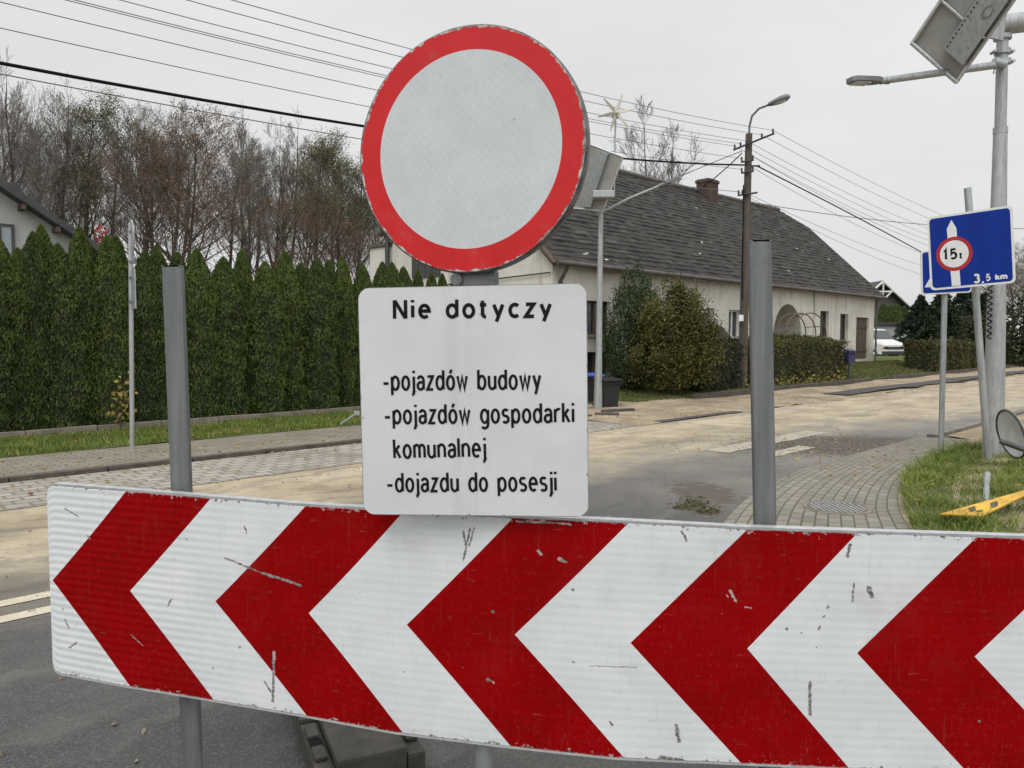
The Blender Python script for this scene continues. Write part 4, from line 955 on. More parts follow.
# yellowing low plants along the foot of the hedge
rg = np.random.default_rng(30); P = []
for i in range(240): u_ = rg.uniform(a0 + 2.2, a2 - .5); v_ = rg.normal(10.85, .08); P.append(tuple(uv(u_, v_, yz(u_, v_) + abs(rg.normal(.1, .12)))))
V, Fq = quads(np.array(P), rg.normal(0, 1, (len(P), 3)), .05, .035, rg); o = fast_mesh('ground_cover', V, Fq, bpy.data.materials['yellow_leaves']); tag(o, 'low yellow leaved ground cover along the foot of the clipped hedge', 'ground cover', kind='stuff')
# dead shrub in front of the porch
q = vplane(792, 345, 12.6); ds = empty('bare_shrub', (q.x, q.y, yz(q.dot(DV), 12.6)), 'bare brown shrub in front of the porch arch', 'shrub')
th, tn, tips = bare_tree(7, 1.5, .5, .05, 3, 3, 10, .006); V, Fq = tubes_np([(a, b, c * .5, d * .5) for a, b, c, d in th] + tn, 3); fast_mesh('twigs', V, Fq, M_twig, ds)
# dark conifers and brown trees at the far right
M_spruce = leafmat('spruce_needles', [(.010, .020, .011), (.016, .03, .015), (.025, .042, .02)], .7, .8, .05)
def spruce(seed, h, r0, n=9000):
    rg = np.random.default_rng(seed); nb_ = 70; P = []; 
    for i in range(nb_):
        f = i / nb_; z = h * (.06 + .92 * f); L = r0 * (1 - f) ** .8 * rg.uniform(.75, 1.15) + .1; az = i * 2.4 + rg.uniform(-.4, .4); k = int(n / nb_ * (1.5 - f)); s = rg.uniform(.08, 1, k); sp = rg.normal(0, .14, k) * s * L
        x = s * L; zz = z + .10 * L * s - .35 * L * s ** 2 - np.abs(rg.normal(0, .16, k)) ; P.append(np.stack([x * math.cos(az) - sp * math.sin(az), x * math.sin(az) + sp * math.cos(az), zz], 1))
    P = np.concatenate(P); N = rg.normal(0, 1, P.shape); return quads(P, N, .17, .045, rg)
SP = [(921, 294, 52, 'dark green spruce with ragged top left of the blue signs'), (943, 286, 50, 'dark spruce directly below the blue signs'), (966, 284, 54, 'dark spruce behind the leaning steel post'), (985, 292, 50, 'dark spruce behind the tall lamp pole')]
sp0 = None
for i, (px, py, D, lb) in enumerate(SP):
    tpz = at(px, py, D)
    if sp0 is None:
        sp0 = empty('spruce_tree', (0, 0, 0), lb, 'spruce'); V, Fq = spruce(3, 6, 3.3, 15000); fast_mesh('crown', V, Fq, M_spruce, sp0); m = MB(); m.tube([(0, 0, 0), (0, 0, 5.6)], [.14, .03], 6); m.build('trunk', M_bark, sp0, False); o = sp0
    else: o = copy_tree(sp0)
    o.location = (tpz.x, D, 0); s = tpz.z / 5.9; o.scale = (s, s, s); o.rotation_euler.z = i * 1.1; o['label'] = lb; o['group'] = 'dark spruces behind the blue signs'
for i, (px, py, D, k, lb) in enumerate([(1008, 235, 58, 'wide', 'tall pale brown tree right of the tall lamp pole'), (1026, 252, 52, 'red', 'russet tree at the right picture edge'), (1050, 244, 60, 'green', 'olive tree just beyond the right picture edge'), (996, 262, 66, 'green', 'thin olive tree partly hidden by the tall lamp pole')]):
    t_ = at(px, py, D); o = copy_tree(protos[k]); s = (t_.z) / (HT[k] * 1.06); o.location = (t_.x, D, -.1); o.scale = (s * 1.5, s * 1.5, s); o.rotation_euler.z = i * 2; o['label'] = lb; o['group'] = 'autumn trees at the far right'
bh = empty('tall_bush', (at(1015, 335, 44).x, 44, 0), 'dark brown green bushes at the right edge behind the lamp pole', 'shrub')
V, Fq = leafcloud([(0, 0, 1.6, 2.2, 1.6, 2.3), (2.4, 0, 1.5, 2, 1.6, 2.0), (-1.8, .5, 1.2, 1.4, 1.2, 1.8)], 9000, .11, np.random.default_rng(8)); fast_mesh('crown', V, Fq, M_box_dark, bh)
gh = None
for i, px in enumerate((884, 891, 898, 904)):
    t_ = at(px, 303 + 2 * (i % 2), 58); o = copy_tree(tp[i]); o.location = (t_.x, 58, 0); s = t_.z / 3.2; o.scale = (s * 1.3, s * 1.3, s); o['group'] = 'hedge conifers behind the garage'; o['label'] = 'far dark conifer behind the garage roof, ' + ORD[i] + ' from the farmhouse corner'
# weeds in the joint by the paved corner
for i, (px, py, lb) in enumerate([(694, 505, 'green weed tuft on the asphalt beside the left post edge'), (708, 512, 'second weed tuft at the tip of the paved corner'), (683, 508, 'small dark weed farthest left on the asphalt')]):
    p = gp(px, py); r_ = empty('weed', p, lb, 'weed', 0, 'weeds on the asphalt'); rg = np.random.default_rng(40 + i); k = 130 if i < 2 else 60
    P = np.stack([rg.normal(0, .06, k), rg.normal(0, .06, k), np.abs(rg.normal(0, .035, k))], 1); N = rg.normal(0, .5, (k, 3)); N[:, 2] += 1; V, Fq = quads(P, N, .024, .007, rg); fast_mesh('leaves', V, Fq, M_grass_dry, r_)
    m = MB(); m.lathe([(.10, .001), (.06, .012), (.0, .016)], Matrix.Translation(p), 14); m.build('soil_clump', M_soil, r_)
# ================================================================== POLES, LAMPS, WIRES
I4 = Matrix.Identity(4)
M_lamp_grey = simple('lamp_grey_paint', (.16, .165, .17), .5, .3, .15, 6)
M_panel_back = simple('panel_backsheet', (.29, .285, .265), .55, .1, .15, 3)
M_panel_cell = NT('panel_cells').fin((.01, .015, .04), .12, 0, .6)
M_cable = simple('black_cable', (.010, .010, .011), .8, spec=.1)
M_wire = simple('grey_wire', (.16, .16, .165), .5, .4)
M_plastic_white = simple('white_plastic', (.62, .63, .62), .45, 0, .08, 10)
M_wood = simple('old_pole_timber', (.075, .062, .05), .9, 0, .4, 3, 20, .5, stretch=(5, 5, .5))
M_porc = simple('brown_insulator', (.05, .03, .025), .25, 0, .2, 8)

def quad_panel(pts, th, mb, mi=0):                           # solid plate with the given outline
    a, b, c, d = [Vector(p) for p in pts]; n = (b - a).cross(d - a).normalized() * th
    V = [a, b, c, d, a + n, b + n, c + n, d + n]
    return mb.add(V, [(3, 2, 1, 0), (4, 5, 6, 7), (0, 1, 5, 4), (1, 2, 6, 5), (2, 3, 7, 6), (3, 0, 4, 7)], mi)
def bilin(c, u, v): return (c[0] * (1 - u) + c[1] * u) * (1 - v) + (c[3] * (1 - u) + c[2] * u) * v

# --- hybrid solar lamp across the street
LD = 17.0; lb = gp(598, 410); LDy = lb.y
lampA = empty('solar_lamp', lb, 'pale street lamp with solar panel and small white wind turbine behind the round sign', 'street lamp')
tp_ = at(601, 203, LDy)
m = MB(); m.tube([lb, lb + Vector((0, 0, .35)), lb + (tp_ - lb) * .3, tp_], [.095, .092, .07, .05], 12); m.lathe([(.17, .0), (.17, .03), (.1, .05)], Matrix.Translation(lb), 12); m.build('pole', M_galv_pale, lampA)
pc = [at(589, 144, LDy - .55), at(623, 157, LDy - .95), at(603, 211, LDy - .42), at(572, 208, LDy - .05)]
m = MB(); quad_panel(pc, .04, m); pn = m.build('solar_panel', M_panel_back, lampA)
nn_ = (pc[1] - pc[0]).cross(pc[3] - pc[0]).normalized()
m = MB(); quad_panel([bilin(pc, u, v) + nn_ * .041 for u, v in ((.03, .03), (.97, .03), (.97, .97), (.03, .97))], .004, m); m.build('cells', M_panel_cell, pn)
m = MB(); quad_panel([bilin(pc, u, v) - nn_ * .10 for u, v in ((.36, .03), (.64, .03), (.64, .95), (.36, .95))], .098, m); m.build('battery_box', M_galv, lampA)
m = MB()
for a, b in ((0, 1), (1, 2), (2, 3), (3, 0)): m.tube([pc[a], pc[b]], .022, 4)
m.build('panel_frame', M_alu, pn)
hb = at(603, 195, LDy - .62); m = MB(); m.box(hb, (.44, .3, .15), bev=.02); m.build('bracket_box', M_galv_pale, lampA)
ae = at(664, 184, LDy - .35); m = MB(); m.tube([at(601, 213, LDy), at(630, 198, LDy - .15), ae], [.03, .028, .026], 8); m.build('arm', M_galv_pale, lampA)
def lamp_head(root, p, d, L, wd, th, mat):
    x = Vector(d).normalized(); M = frame(p, x, Vector((0, 0, 1)).cross(x)); mb = MB()
    mb.prism([(0, -wd * .3), (L * .2, -wd * .5), (L * .9, -wd * .5), (L, -wd * .3), (L, wd * .3), (L * .9, wd * .5), (L * .2, wd * .5), (0, wd * .3)], th, M @ Matrix.Translation((0, 0, -th / 2)))
    mb.tube([M @ Vector((-.12, 0, 0)), M @ Vector((.1, 0, 0))], th * .7, 8)
    h = mb.build('lamp_head', mat, root); mb = MB()
    mb.prism([(L * .4, -wd * .36), (L * .9, -wd * .36), (L * .9, wd * .36), (L * .4, wd * .36)], .02, M @ Matrix.Translation((0, 0, -th / 2 - .018))); mb.build('diffuser', simple('lamp_diffuser', (.45, .46, .46), .3) if 'lamp_diffuser' not in bpy.data.materials else bpy.data.materials['lamp_diffuser'], h); return h
lamp_head(lampA, ae, ae - at(630, 198, LDy - .15), .36, .18, .06, M_lamp_grey)
mb0, mt0 = at(614, 196, LDy - .25), at(615.5, 118, LDy - .25)
m = MB(); m.tube([mb0, mt0], .02, 8); m.build('mast', M_galv, lampA)
hubp = at(615.5, 114.5, LDy - .3)
m = MB(); m.lathe([(0.001, -.16), (.06, -.14), (.085, -.04), (.08, .06), (.05, .14), (.001, .17)], Matrix.Translation(hubp) @ Matrix.Rotation(R(90), 4, 'X'), 16)
M_turb = simple('cream_turbine_plastic', (.42, .405, .35), .5, 0, .08, 8); hub = m.build('turbine_hub', M_turb, lampA)
m = MB(); m.prism([(0, -.02), (.3, -.13), (.38, -.11), (.38, .14), (.3, .13), (0, .03)], .012, frame(hubp + Vector((0, .1, 0)), (0, 1, 0), (0, 0, 1)))  ; m.build('tail_fin', M_turb, lampA)
for i in range(6):
    a = R(12 + 60 * i); d = Vector((math.cos(a), 0, math.sin(a))); s_ = Vector((-math.sin(a), .45, math.cos(a))).normalized(); o_ = hubp + Vector((0, -.12, 0)); m = MB()
    outl = [o_ + d * .05 + s_ * .03, o_ + d * .05 - s_ * .03, o_ + d * .14 - s_ * .042, o_ + d * .40 - s_ * .014, o_ + d * .40 + s_ * .012, o_ + d * .14 + s_ * .036]
    nrm = d.cross(s_).normalized() * .012; m.add(outl + [p + nrm for p in outl], [(5, 4, 3, 2, 1, 0), (6, 7, 8, 9, 10, 11)] + [(k, (k + 1) % 6, 6 + (k + 1) % 6, 6 + k) for k in range(6)]); m.build('blade', M_turb, lampA)

# --- tall solar lamp on the right
rb = gp(993, 458, .06); RD = rb.y
lampB = empty('solar_lamp', rb, 'tall galvanised street lamp with large tilted solar panel standing in the grass right', 'street lamp')
rt = at(1002.5, 38, RD)
m = MB(); q1, q2 = rb.lerp(rt, .36), rb.lerp(rt, .78)
m.tube([rb + Vector((0, 0, -.05)), q1, q2], [.125, .105, .078], 16); m.tube([q2, rt], [.066, .064], 14)
m.tube([q2 - (rt - rb) * .003, q2 + (rt - rb) * .012], .082, 14)
m.build('pole', M_galv_pale, lampB)
m = MB()
for yy in (52, 62): p_ = at(1002.5, yy, RD); m.tube([p_ - Vector((0, 0, .03)), p_ + Vector((0, 0, .03))], .092, 12); [m.tube([p_ + Vector((sx_ * .11, -.05, 0)), p_ + Vector((sx_ * .11, .05, 0))], .02, 6) for sx_ in (-1, 1)]
m.build('clamp', M_galv, lampB)
a1_, a0_ = at(996, 65, RD - .1), at(880, 81, RD - .55)
m = MB(); m.tube([a1_, a0_], [.045, .04], 10); m.tube([a1_ + Vector((-.03, 0, .03)), a1_ + Vector((.1, 0, .0))], .07, 8); m.tube([a1_, a1_ + Vector((-.03, 0, -.1)), a1_ + Vector((.05, .03, -.08))], .008, 5); m.build('arm', M_galv, lampB)
lamp_head(lampB, a0_, (a0_ - a1_) * Vector((1, 1, .3)), .42, .18, .05, M_lamp_grey)
pc = [at(912, 43, RD - .25), at(956.5, 82, RD - .35), at(1053, -56, RD - 1.25), at(1006, -98, RD - 1.15)]
pc = [pc[0], pc[3], pc[2], pc[1]]
nn_ = (pc[1] - pc[0]).cross(pc[3] - pc[0]).normalized()
if nn_.z < 0: sgn = -1
else: sgn = 1
m = MB(); quad_panel([p + (nn_ * .03 if sgn > 0 else -nn_ * .03) for p in pc], .008 * sgn, m); pn = m.build('solar_panel', M_panel_back, lampB)
m = MB(); quad_panel([bilin(pc, u, v) + nn_ * sgn * .0385 for u, v in ((.02, .02), (.98, .02), (.98, .98), (.02, .98))], .004 * sgn, m); m.build('cells', M_panel_cell, pn)
m = MB()
for a, b in ((0, 1), (1, 2), (2, 3), (3, 0)):
    d_ = (pc[b] - pc[a]).normalized(); m.tube([pc[a] - d_ * .01, pc[b] + d_ * .01], .028, 4)
m.tube([bilin(pc, .33, 0), bilin(pc, .33, 1)], .02, 4); m.tube([bilin(pc, .72, 0), bilin(pc, .72, 1)], .02, 4)
m.build('panel_frame', M_alu, pn)
bx = [bilin(pc, u, v) for u, v in ((.12, .50), (.82, .50), (.82, .93), (.12, .93))]
m = MB(); quad_panel([p - nn_ * sgn * .14 for p in bx], .13 * sgn, m); bb = m.build('battery_box', M_galv, lampB)
m = MB()
for i in range(20):
    p = bilin(bx, .04 + .92 * i / 20, .09) - nn_ * sgn * .142; m.tube([p, p - nn_ * sgn * .004], .010, 6)
m.build('vent_holes', M_black, bb)
m = MB(); c0 = bilin(bx, .5, .62) - nn_ * sgn * .1425; ax_ = (bx[1] - bx[0]).normalized(); ay_ = (bx[3] - bx[0]).normalized()
for rr in (.05, .038): m.strip([(rr * 1.5 * math.cos(t / 24 * 6.283), rr * math.sin(t / 24 * 6.283)) for t in range(24)], .006, frame(c0, ax_, ay_), -.001 if frame(c0, ax_, ay_).col[2].to_3d().dot(nn_ * sgn) > 0 else .001, True)
m.build('embossed_ring', M_galv_dark, bb)
m = MB(); k0 = at(992, 26, RD - .2); m.prism([(-.16, -.12), (.12, -.18), (.16, .12), (-.02, .22)], .03, frame(k0, (1, 0, 0), (0, 0, 1))); m.tube([at(1000, 25, RD), at(1060, 18, RD)], .12, 12); m.lathe([(.10, -.02), (.10, .03)], Matrix.Translation(rt), 14); m.build('bracket', M_galv_pale, lampB)
m = MB(); pts = []
for i in range(120):
    f = i / 119; p = rb.lerp(rt, .29 + .135 * f); a = f * 6.283 * 9.5; pts.append(p + Vector((-.10 + .024 * math.cos(a) - .02, .024 * math.sin(a) - .06, 0)))
m.tube(pts, .008, 5); m.build('coiled_cable', M_cable, lampB)

# --- old timber street pole with gooseneck lamp
pb = at(742, 385, 22.4); pb.z = .12; ptp = at(749, 134, 22.4); PD = 22.4
up_ = empty('utility_pole', pb, 'dark old utility pole with gooseneck lamp and crossarm before the farmhouse', 'utility pole')
m = MB(); m.tube([pb - Vector((0, 0, .2)), pb.lerp(ptp, .5), ptp], [.135, .115, .095], 10); m.build('pole', M_wood, up_)
m = MB(); g_ = [at(749, 136, PD), at(749.5, 126, PD), at(752, 116, PD - .1), at(759, 108.5, PD - .2), at(771, 104, PD - .4)]; m.tube(g_, .032, 8); m.build('gooseneck', M_galv_dark, up_)
x = (at(787, 97, PD - .7) - at(769, 104.5, PD - .4)).normalized(); M = frame(at(769, 104.5, PD - .4), x, Vector((0, 0, 1)).cross(x)); m = MB()
m.lathe([(.02, -.05), (.07, 0), (.10, .12), (.13, .35), (.12, .5), (.06, .58), (.001, .6)], M @ Matrix.Rotation(R(90), 4, 'Y') @ Matrix.Diagonal((.75, 1, 1, 1)), 14)
lh = m.build('lamp_head', M_lamp_grey, up_); m = MB(); m.lathe([(.001, .12), (.08, .14), (.11, .3), (.10, .46), (.001, .54)], M @ Matrix.Translation((0, 0, -.035)) @ Matrix.Rotation(R(90), 4, 'Y') @ Matrix.Diagonal((.7, .9, 1, 1)), 12); m.build('diffuser', bpy.data.materials['lamp_diffuser'], lh)
# crossarms lie across the street line
CR = (NV * -1); ins = []
def xarm(py, half, offs, name='crossarm', tilt=.12, off=0.0):
    c = at(747.5, py, PD - .15) + CR * off; m = MB(); m.tube([c - CR * half - Vector((0, 0, tilt)), c + CR * half + Vector((0, 0, tilt))], .028, 6); a = m.build(name, M_dark, up_)
    for t in offs:
        p = c + CR * t + Vector((0, 0, tilt * t / half)); m = MB(); m.lathe([(.001, .15), (.024, .14), (.03, .10), (.022, .08), (.03, .05), (.02, .03), (.010, 0)], Matrix.Translation(p), 10); m.build('insulator', M_porc, a); ins.append(p + Vector((0, 0, .10)))
    return a
xarm(143, .62, (-.58, -.4, -.2, .25, .58), off=.18)
for py in (161, 172): xarm(py, .19, (-.18, .16), 'side_bracket', 0)
xarm(194, .3, (-.28, -.16), 'side_bracket', 0)
m = MB(); m.tube([at(743.5, 185, PD - .16), at(742, 300, PD - .16)], .02, 5); m.tube([at(745, 166, PD), at(760, 166, PD - .1)], .025, 5); m.build('conduit', M_cable, up_)
m = MB(); p = at(741, 318, PD - .2); m.box(p, (.13, .05, .18)); m.build('number_plate', M_plastic_white, up_)

wires = []
def wire(pts3, r, label, mat=None, group='overhead wires', n=28):
    """a hanging wire through three points (start, middle, end)"""
    a, b, c = [Vector(p) for p in pts3]; t = (Vector((b.x - a.x, b.y - a.y, 0)).length) / (Vector((c.x - a.x, c.y - a.y, 0)).length); P = []
    # quadratic in height with straight plan
    k = (b.z - (a.z + (c.z - a.z) * t)) / (t * (t - 1))
    for i in range(n + 1):
        s = i / n; P.append(Vector((a.x + (c.x - a.x) * s, a.y + (c.y - a.y) * s, a.z + (c.z - a.z) * s + k * s * (s - 1))))
    m = MB(); m.tube(P, r, 5); o = m.build('overhead_wire', mat or M_wire); tag(o, label, 'wire', group); return o
def left_span(p0, y_left, r, label, mat=None, x_left=0, S=44):
    """from the pole to the next pole behind the camera; the wire crosses the photograph's left or top edge at the measured place"""
    d = -DV; rr = ray(x_left, y_left); k = rr.x / rr.y; s = (p0.x - k * p0.y) / (k * d.y - d.x); q = p0 + d * s; z = EYE + rr.z / rr.y * q.y
    e_ = p0 + d * S; e_.z = p0.z - .3
    if s > S - 3: e_ = p0 + d * (s + 8)
    return wire((p0, Vector((q.x, q.y, z)), e_), r, label, mat)
def right_span(p0, dz, r, label, sag=.55, S=42, mat=None):
    e_ = p0 + DV * S + Vector((0, 0, dz)); mid = (p0 + e_) / 2 - Vector((0, 0, sag)); return wire((p0, mid, e_), r, label, mat)
iw = ins
# left spans, measured where each leaves the picture: (x on the top or left edge, y)
left_span(iw[4], 0, .0065, 'topmost thin overhead wire rising to the picture top left of the round sign', x_left=232)
left_span(iw[3], 0, .0065, 'second thin overhead wire from the top above the round sign', x_left=187)
left_span(iw[2], 0, .0065, 'third thin overhead wire from the top left of the round sign', x_left=120)
left_span(iw[1], 0, .0065, 'fourth thin overhead wire from the top left of the round sign', x_left=75)
left_span(iw[0], 0, .0065, 'fifth thin overhead wire, close below the fourth, left of the round sign', x_left=66)
left_span(iw[5], 2, .0065, 'sixth overhead wire crossing the whole sky left of the round sign')
left_span(iw[7], 28, .0065, 'seventh overhead wire, second above the thick black cable')
left_span(at(744, 165, PD), 63, .024, 'thick black overhead cable crossing above the bare trees', M_cable)
left_span(iw[9], 74, .008, 'thin overhead wire just below the thick black cable')
for i, k in enumerate((4, 3, 2, 1, 0, 6, 8)): right_span(iw[k], -.2, .0065, 'thin overhead wire right of the utility pole, ' + ORD[i] + ' from the top', .6 + .12 * i)
right_span(iw[10], -.6, .0065, 'low thin overhead wire right of the utility pole, upper of two', .9)
right_span(iw[9], -1.0, .0065, 'low thin overhead wire right of the utility pole, lowest of two', 1.1)
wire((at(757, 166, PD - .1), at(850, 214, 26.8), at(1010, 304, 41) ), .02, 'thick black cable falling from the utility pole to the blue signs', M_cable)
wire((at(742, 153, PD), at(728, 166, 23.3), at(703, 187, 25.2)), .016, 'service wire from the utility pole to the farmhouse chimney', M_cable)
wire((at(742, 151, PD), at(705, 166, 24), at(664, 184, 26)), .012, 'service wire from the utility pole down to the farmhouse ridge')
wire((at(757, 203, 40), at(860, 219, 42), at(1075, 228, 46)), .02, 'faint far wire behind the farmhouse roof', n=16)

# ================================================================== ROAD SIGNS AND STREET FURNITURE
# pole with two signs seen edge on, left
eb = gp(132, 446, .1); et = at(130.5, 223, eb.y)
ep = empty('sign_pole', eb, 'thin steel sign pole before the tall hedge with two signs seen edge on', 'sign pole')
m = MB(); m.tube([eb - Vector((0, 0, .1)), et], .03, 10); m.build('pole', M_galv_pale, ep)
def dirp(rz): return Vector((math.cos(rz), math.sin(rz), 0))
view = Vector((eb.x, eb.y, 0)).normalized(); nrm = Vector((view.y, -view.x, 0)); nrm = (nrm + view * .12).normalized()
def sidesign(py0, py1, outline, label):
    z0, z1 = zrow(py1, eb.y), zrow(py0, eb.y); c = Vector((eb.x, eb.y, (z0 + z1) / 2)) + nrm * .055; h = (z1 - z0) / 2; xa = Vector((0, 0, 1)).cross(nrm); fr = frame(c, xa, Vector((0, 0, 1)))
    m = MB(); m.prism([(x * h, y * h) for x, y in outline], .014, fr, 0); return m.build('sign_plate', M_galv, ep)
sidesign(219, 258, [(math.cos(i * .2618), math.sin(i * .2618)) for i in range(24)], ''); sidesign(270, 309, [(-1, -1), (1, -1), (1, 1), (-1, 1)], '')
for y in (232, 262, 278, 302): p = at(131, y, eb.y); m = MB(); m.box(p + nrm * .02, (.09, .07, .04), Matrix.Rotation(math.atan2(nrm.y, nrm.x), 3, 'Z')); m.build('clamp', M_galv_dark, ep)
# stake by the verge
sp = gp(341, 424, .12); st = empty('survey_stake', sp, 'short grey stake leaning in the grass verge left of the white plate', 'stake')
m = MB(); m.tube([sp, at(357, 413, sp.y - .1)], .022, 6); m.box(at(357, 413, sp.y - .1), (.09, .02, .07)); m.build('stake', M_galv_pale, st)

M_sign_white = simple('reflective_white', (.64, .65, .64), .4, 0, .04, 12)
def signblue():
    t = NT('reflective_blue'); o = t.tc('Object'); n = t.noise(o, 5, 5); c = t.mix(t.step(n, .3, .7), (.0010, .020, .20), (.0015, .026, .24)); return t.fin(c, .5, 0, .2)
M_blue = signblue(); M_sred = simple('reflective_red', (.36, .008, .012), .6, 0, .15, 6)
# ------------------------------------------------------------------ lettering drawn as strokes (centre lines; x-height 1)
def arc(cx, cy, rx, ry, a0, a1, n=14): return [(cx + rx * math.cos(R(a0 + (a1 - a0) * i / n)), cy + ry * math.sin(R(a0 + (a1 - a0) * i / n))) for i in range(n + 1)]
AS = 1.46; DS = -.42
def O(cx=.36, rx=.36): return ('c', arc(cx, .5, rx, .5, 0, 345, 23))
GL = {
 'o': (.72, [O()]), 'ó': (.72, [O(), [(.32, 1.22), (.5, 1.5)]]), 'c': (.62, [arc(.36, .5, .36, .5, 48, 312)]),
 'e': (.72, [[(0, .52), (.72, .52)] + arc(.36, .5, .36, .5, 8, 312)[0:]]),
 'd': (.72, [O(), [(.72, 0), (.72, AS)]]), 'b': (.72, [O(), [(0, 0), (0, AS)]]), 'p': (.72, [O(), [(0, DS), (0, 1)]]),
 'g': (.72, [O(), [(.72, 1)] + [(.72, .0)] + arc(.36, -.08, .36, .36, 0, -140)]),
 'n': (.66, [[(0, 0), (0, 1)], [(0, .6)] + arc(.33, .62, .33, .38, 170, 0) + [(.66, 0)]]),
 'm': (1.08, [[(0, 0), (0, 1)], [(0, .6)] + arc(.27, .66, .27, .34, 170, 0) + [(.54, 0)], [(.54, .6)] + arc(.81, .66, .27, .34, 170, 0) + [(1.08, 0)]]),
 'u': (.66, [[(0, 1)] + arc(.33, .38, .33, .38, 180, 360) + [(.66, 1)], [(.66, .5), (.66, 0)]]),
 'r': (.42, [[(0, 0), (0, 1)], [(0, .58)] + arc(.34, .58, .34, .42, 165, 62)]),
 'i': (.0, [[(0, 0), (0, 1)], [(0, 1.27), (0, 1.46)]]), 'j': (.12, [[(.12, 1), (.12, -.15)] + arc(-.12, -.15, .24, .27, 0, -85), [(.12, 1.27), (.12, 1.46)]]),
 'l': (.0, [[(0, 0), (0, AS)]]), 'k': (.6, [[(0, 0), (0, AS)], [(.56, 1), (.04, .48)], [(.2, .64), (.62, 0)]]),
 's': (.6, [arc(.3, .755, .28, .245, 35, 270, 12) + arc(.3, .25, .30, .255, 88, -145, 12)]),
 't': (.44, [[(.14, 1.34), (.14, .25)] + arc(.36, .25, .22, .25, 180, 280), [(-.06, 1), (.42, 1)]]),
 'y': (.68, [[(0, 1), (.35, .05)], [(.68, 1), (.2, DS)]]), 'z': (.6, [[(.02, 1), (.6, 1), (.0, 0), (.62, 0)]]),
 'w': (.98, [[(0, 1), (.25, 0), (.49, .95), (.73, 0), (.98, 1)]]),
 'a': (.64, [arc(.33, .70, .31, .30, 160, 0, 10) + [(.64, .0)], arc(.31, .28, .31, .28, 60, 330, 14)[::1] + [(.64, .3)], [(.46, .56), (.64, .56)]]),
 'N': (.86, [[(0, -.1), (0, 1.46)], [(.03, 1.42), (.83, -.06)], [(.86, -.1), (.86, 1.46)]]), '-': (.42, [[(-.12, .48), (.44, .48)]]),
 '1': (.36, [[(.0, 1.1), (.3, 1.4), (.3, 0)]]), '5': (.72, [[(.66, 1.38), (.14, 1.38), (.08, .74)] + arc(.32, .45, .38, .45, 118, -135)]),
 '3': (.7, [arc(.34, 1.06, .32, .33, 150, -70), arc(.34, .38, .37, .40, 72, -150)]), ',': (.08, [[(.12, .14), (.08, -.1), (-.08, -.42)]]), ' ': (.75, []),
}
def lettering(mb, text, M, x0, x1, base, xh, wd, z=0.0, gap=.40, mi=0, sx=None):
    """writes text in the plane of M so that it runs from x0 to x1 with its baseline at base"""
    adv = 0; items = []
    k = xh - wd
    for ch in text:
        w_, st = GL[ch]
        if ch == ' ': adv += w_ + .1; continue
        items.append((adv, st)); adv += w_ + gap
    adv -= gap; s = (x1 - x0 - wd) / adv; q = 0
    for a, st in items:
        for pl in st:
            closed = isinstance(pl, tuple)
            if closed: pl = pl[1]
            pts = [(x0 + wd / 2 + (a + x) * s, base + wd / 2 + y * k) for x, y in pl]
            mb.strip(pts, wd, M, z + .00006 * (q % 5), closed, mi); q += 1
    return mb
# blue route sign, leaning, with its post
fb = gp(989, 459, .06); fb.y -= .28; FD = fb.y; fb = at(989, 459, FD); fb.z = .03
bp1 = empty('sign_post', fb, 'leaning weathered steel post of the front blue sign, beside the tall lamp pole', 'sign post')
m = MB(); m.tube([fb, at(967.5, 188, FD)], .04, 12); m.build('post', M_galv, bp1)
cs_ = [at(930.5, 290.6, FD - .07), at(1015.8, 282.8, FD - .62), at(1011.5, 205, FD - .62), at(925, 217.8, FD - .07)]
ex = (cs_[1] - cs_[0]); ey = (cs_[3] - cs_[0]); BW, BH = ex.length, ey.length; Mb = frame(cs_[0], ex, ey); s1 = empty('road_sign', (cs_[0] + cs_[1]) / 2, 'tilted blue road sign with arrow, 15 t limit circle and 3,5 km', 'road sign', M=Mb)
def rrect(w, h, r, n=5, x0=0, y0=0):
    P = []
    for cx, cy, a in ((w - r, h - r, 0), (r, h - r, 90), (r, r, 180), (w - r, r, 270)): P += [(x0 + cx + r * math.cos(R(a + 90 * i / n)), y0 + cy + r * math.sin(R(a + 90 * i / n))) for i in range(n + 1)]
    return P
m = MB(); m.prism(rrect(BW, BH, .05), .012, Mb @ Matrix.Translation((0, 0, -.014)), 0, 1); m.build('plate', [M_sign_white, M_alu], s1)
m = MB(); m.ngon([Mb @ Vector((x, y, .001)) for x, y in rrect(BW - .05, BH - .05, .04, 5, .025, .025)]); m.build('blue_field', M_blue, s1)
bx_ = lambda px, py: ((px - 530) / 425 * BW * .985, 0)
def bl(px, py):                                              # enlarged-view pixel -> sign coordinates
    r = ray(824 + px * .1953, 150 + py * .1953); nb_ = Mb.to_3x3() @ Vector((0, 0, 1)); e0 = Vector((0, 0, EYE)); q = Mb.inverted() @ (e0 + r * ((Mb.to_translation() - e0).dot(nb_) / r.dot(nb_))); return q.x, q.y
m = MB(); m.ngon([Mb @ Vector((*bl(*p), .002)) for p in ((655, 697), (700, 694), (678, 400), (652, 358), (629, 405))]); m.build('arrow', M_sign_white, s1)
cx, cy = bl(667, 532); rr = abs(bl(762, 532)[0] - cx); m = MB(); m.ngon([Mb @ Vector((cx + rr * math.cos(a * .1309), cy + rr * math.sin(a * .1309) * 1.06, .003)) for a in range(48)], 0); m.ngon([Mb @ Vector((cx + rr * .79 * math.cos(a * .1309), cy + rr * .79 * math.sin(a * .1309) * 1.06, .004)) for a in range(48)], 1); m.build('limit_circle', [M_sred, M_sign_white], s1)
m = MB(); xa, ya = bl(612, 560); xb, yb = bl(685, 555); 
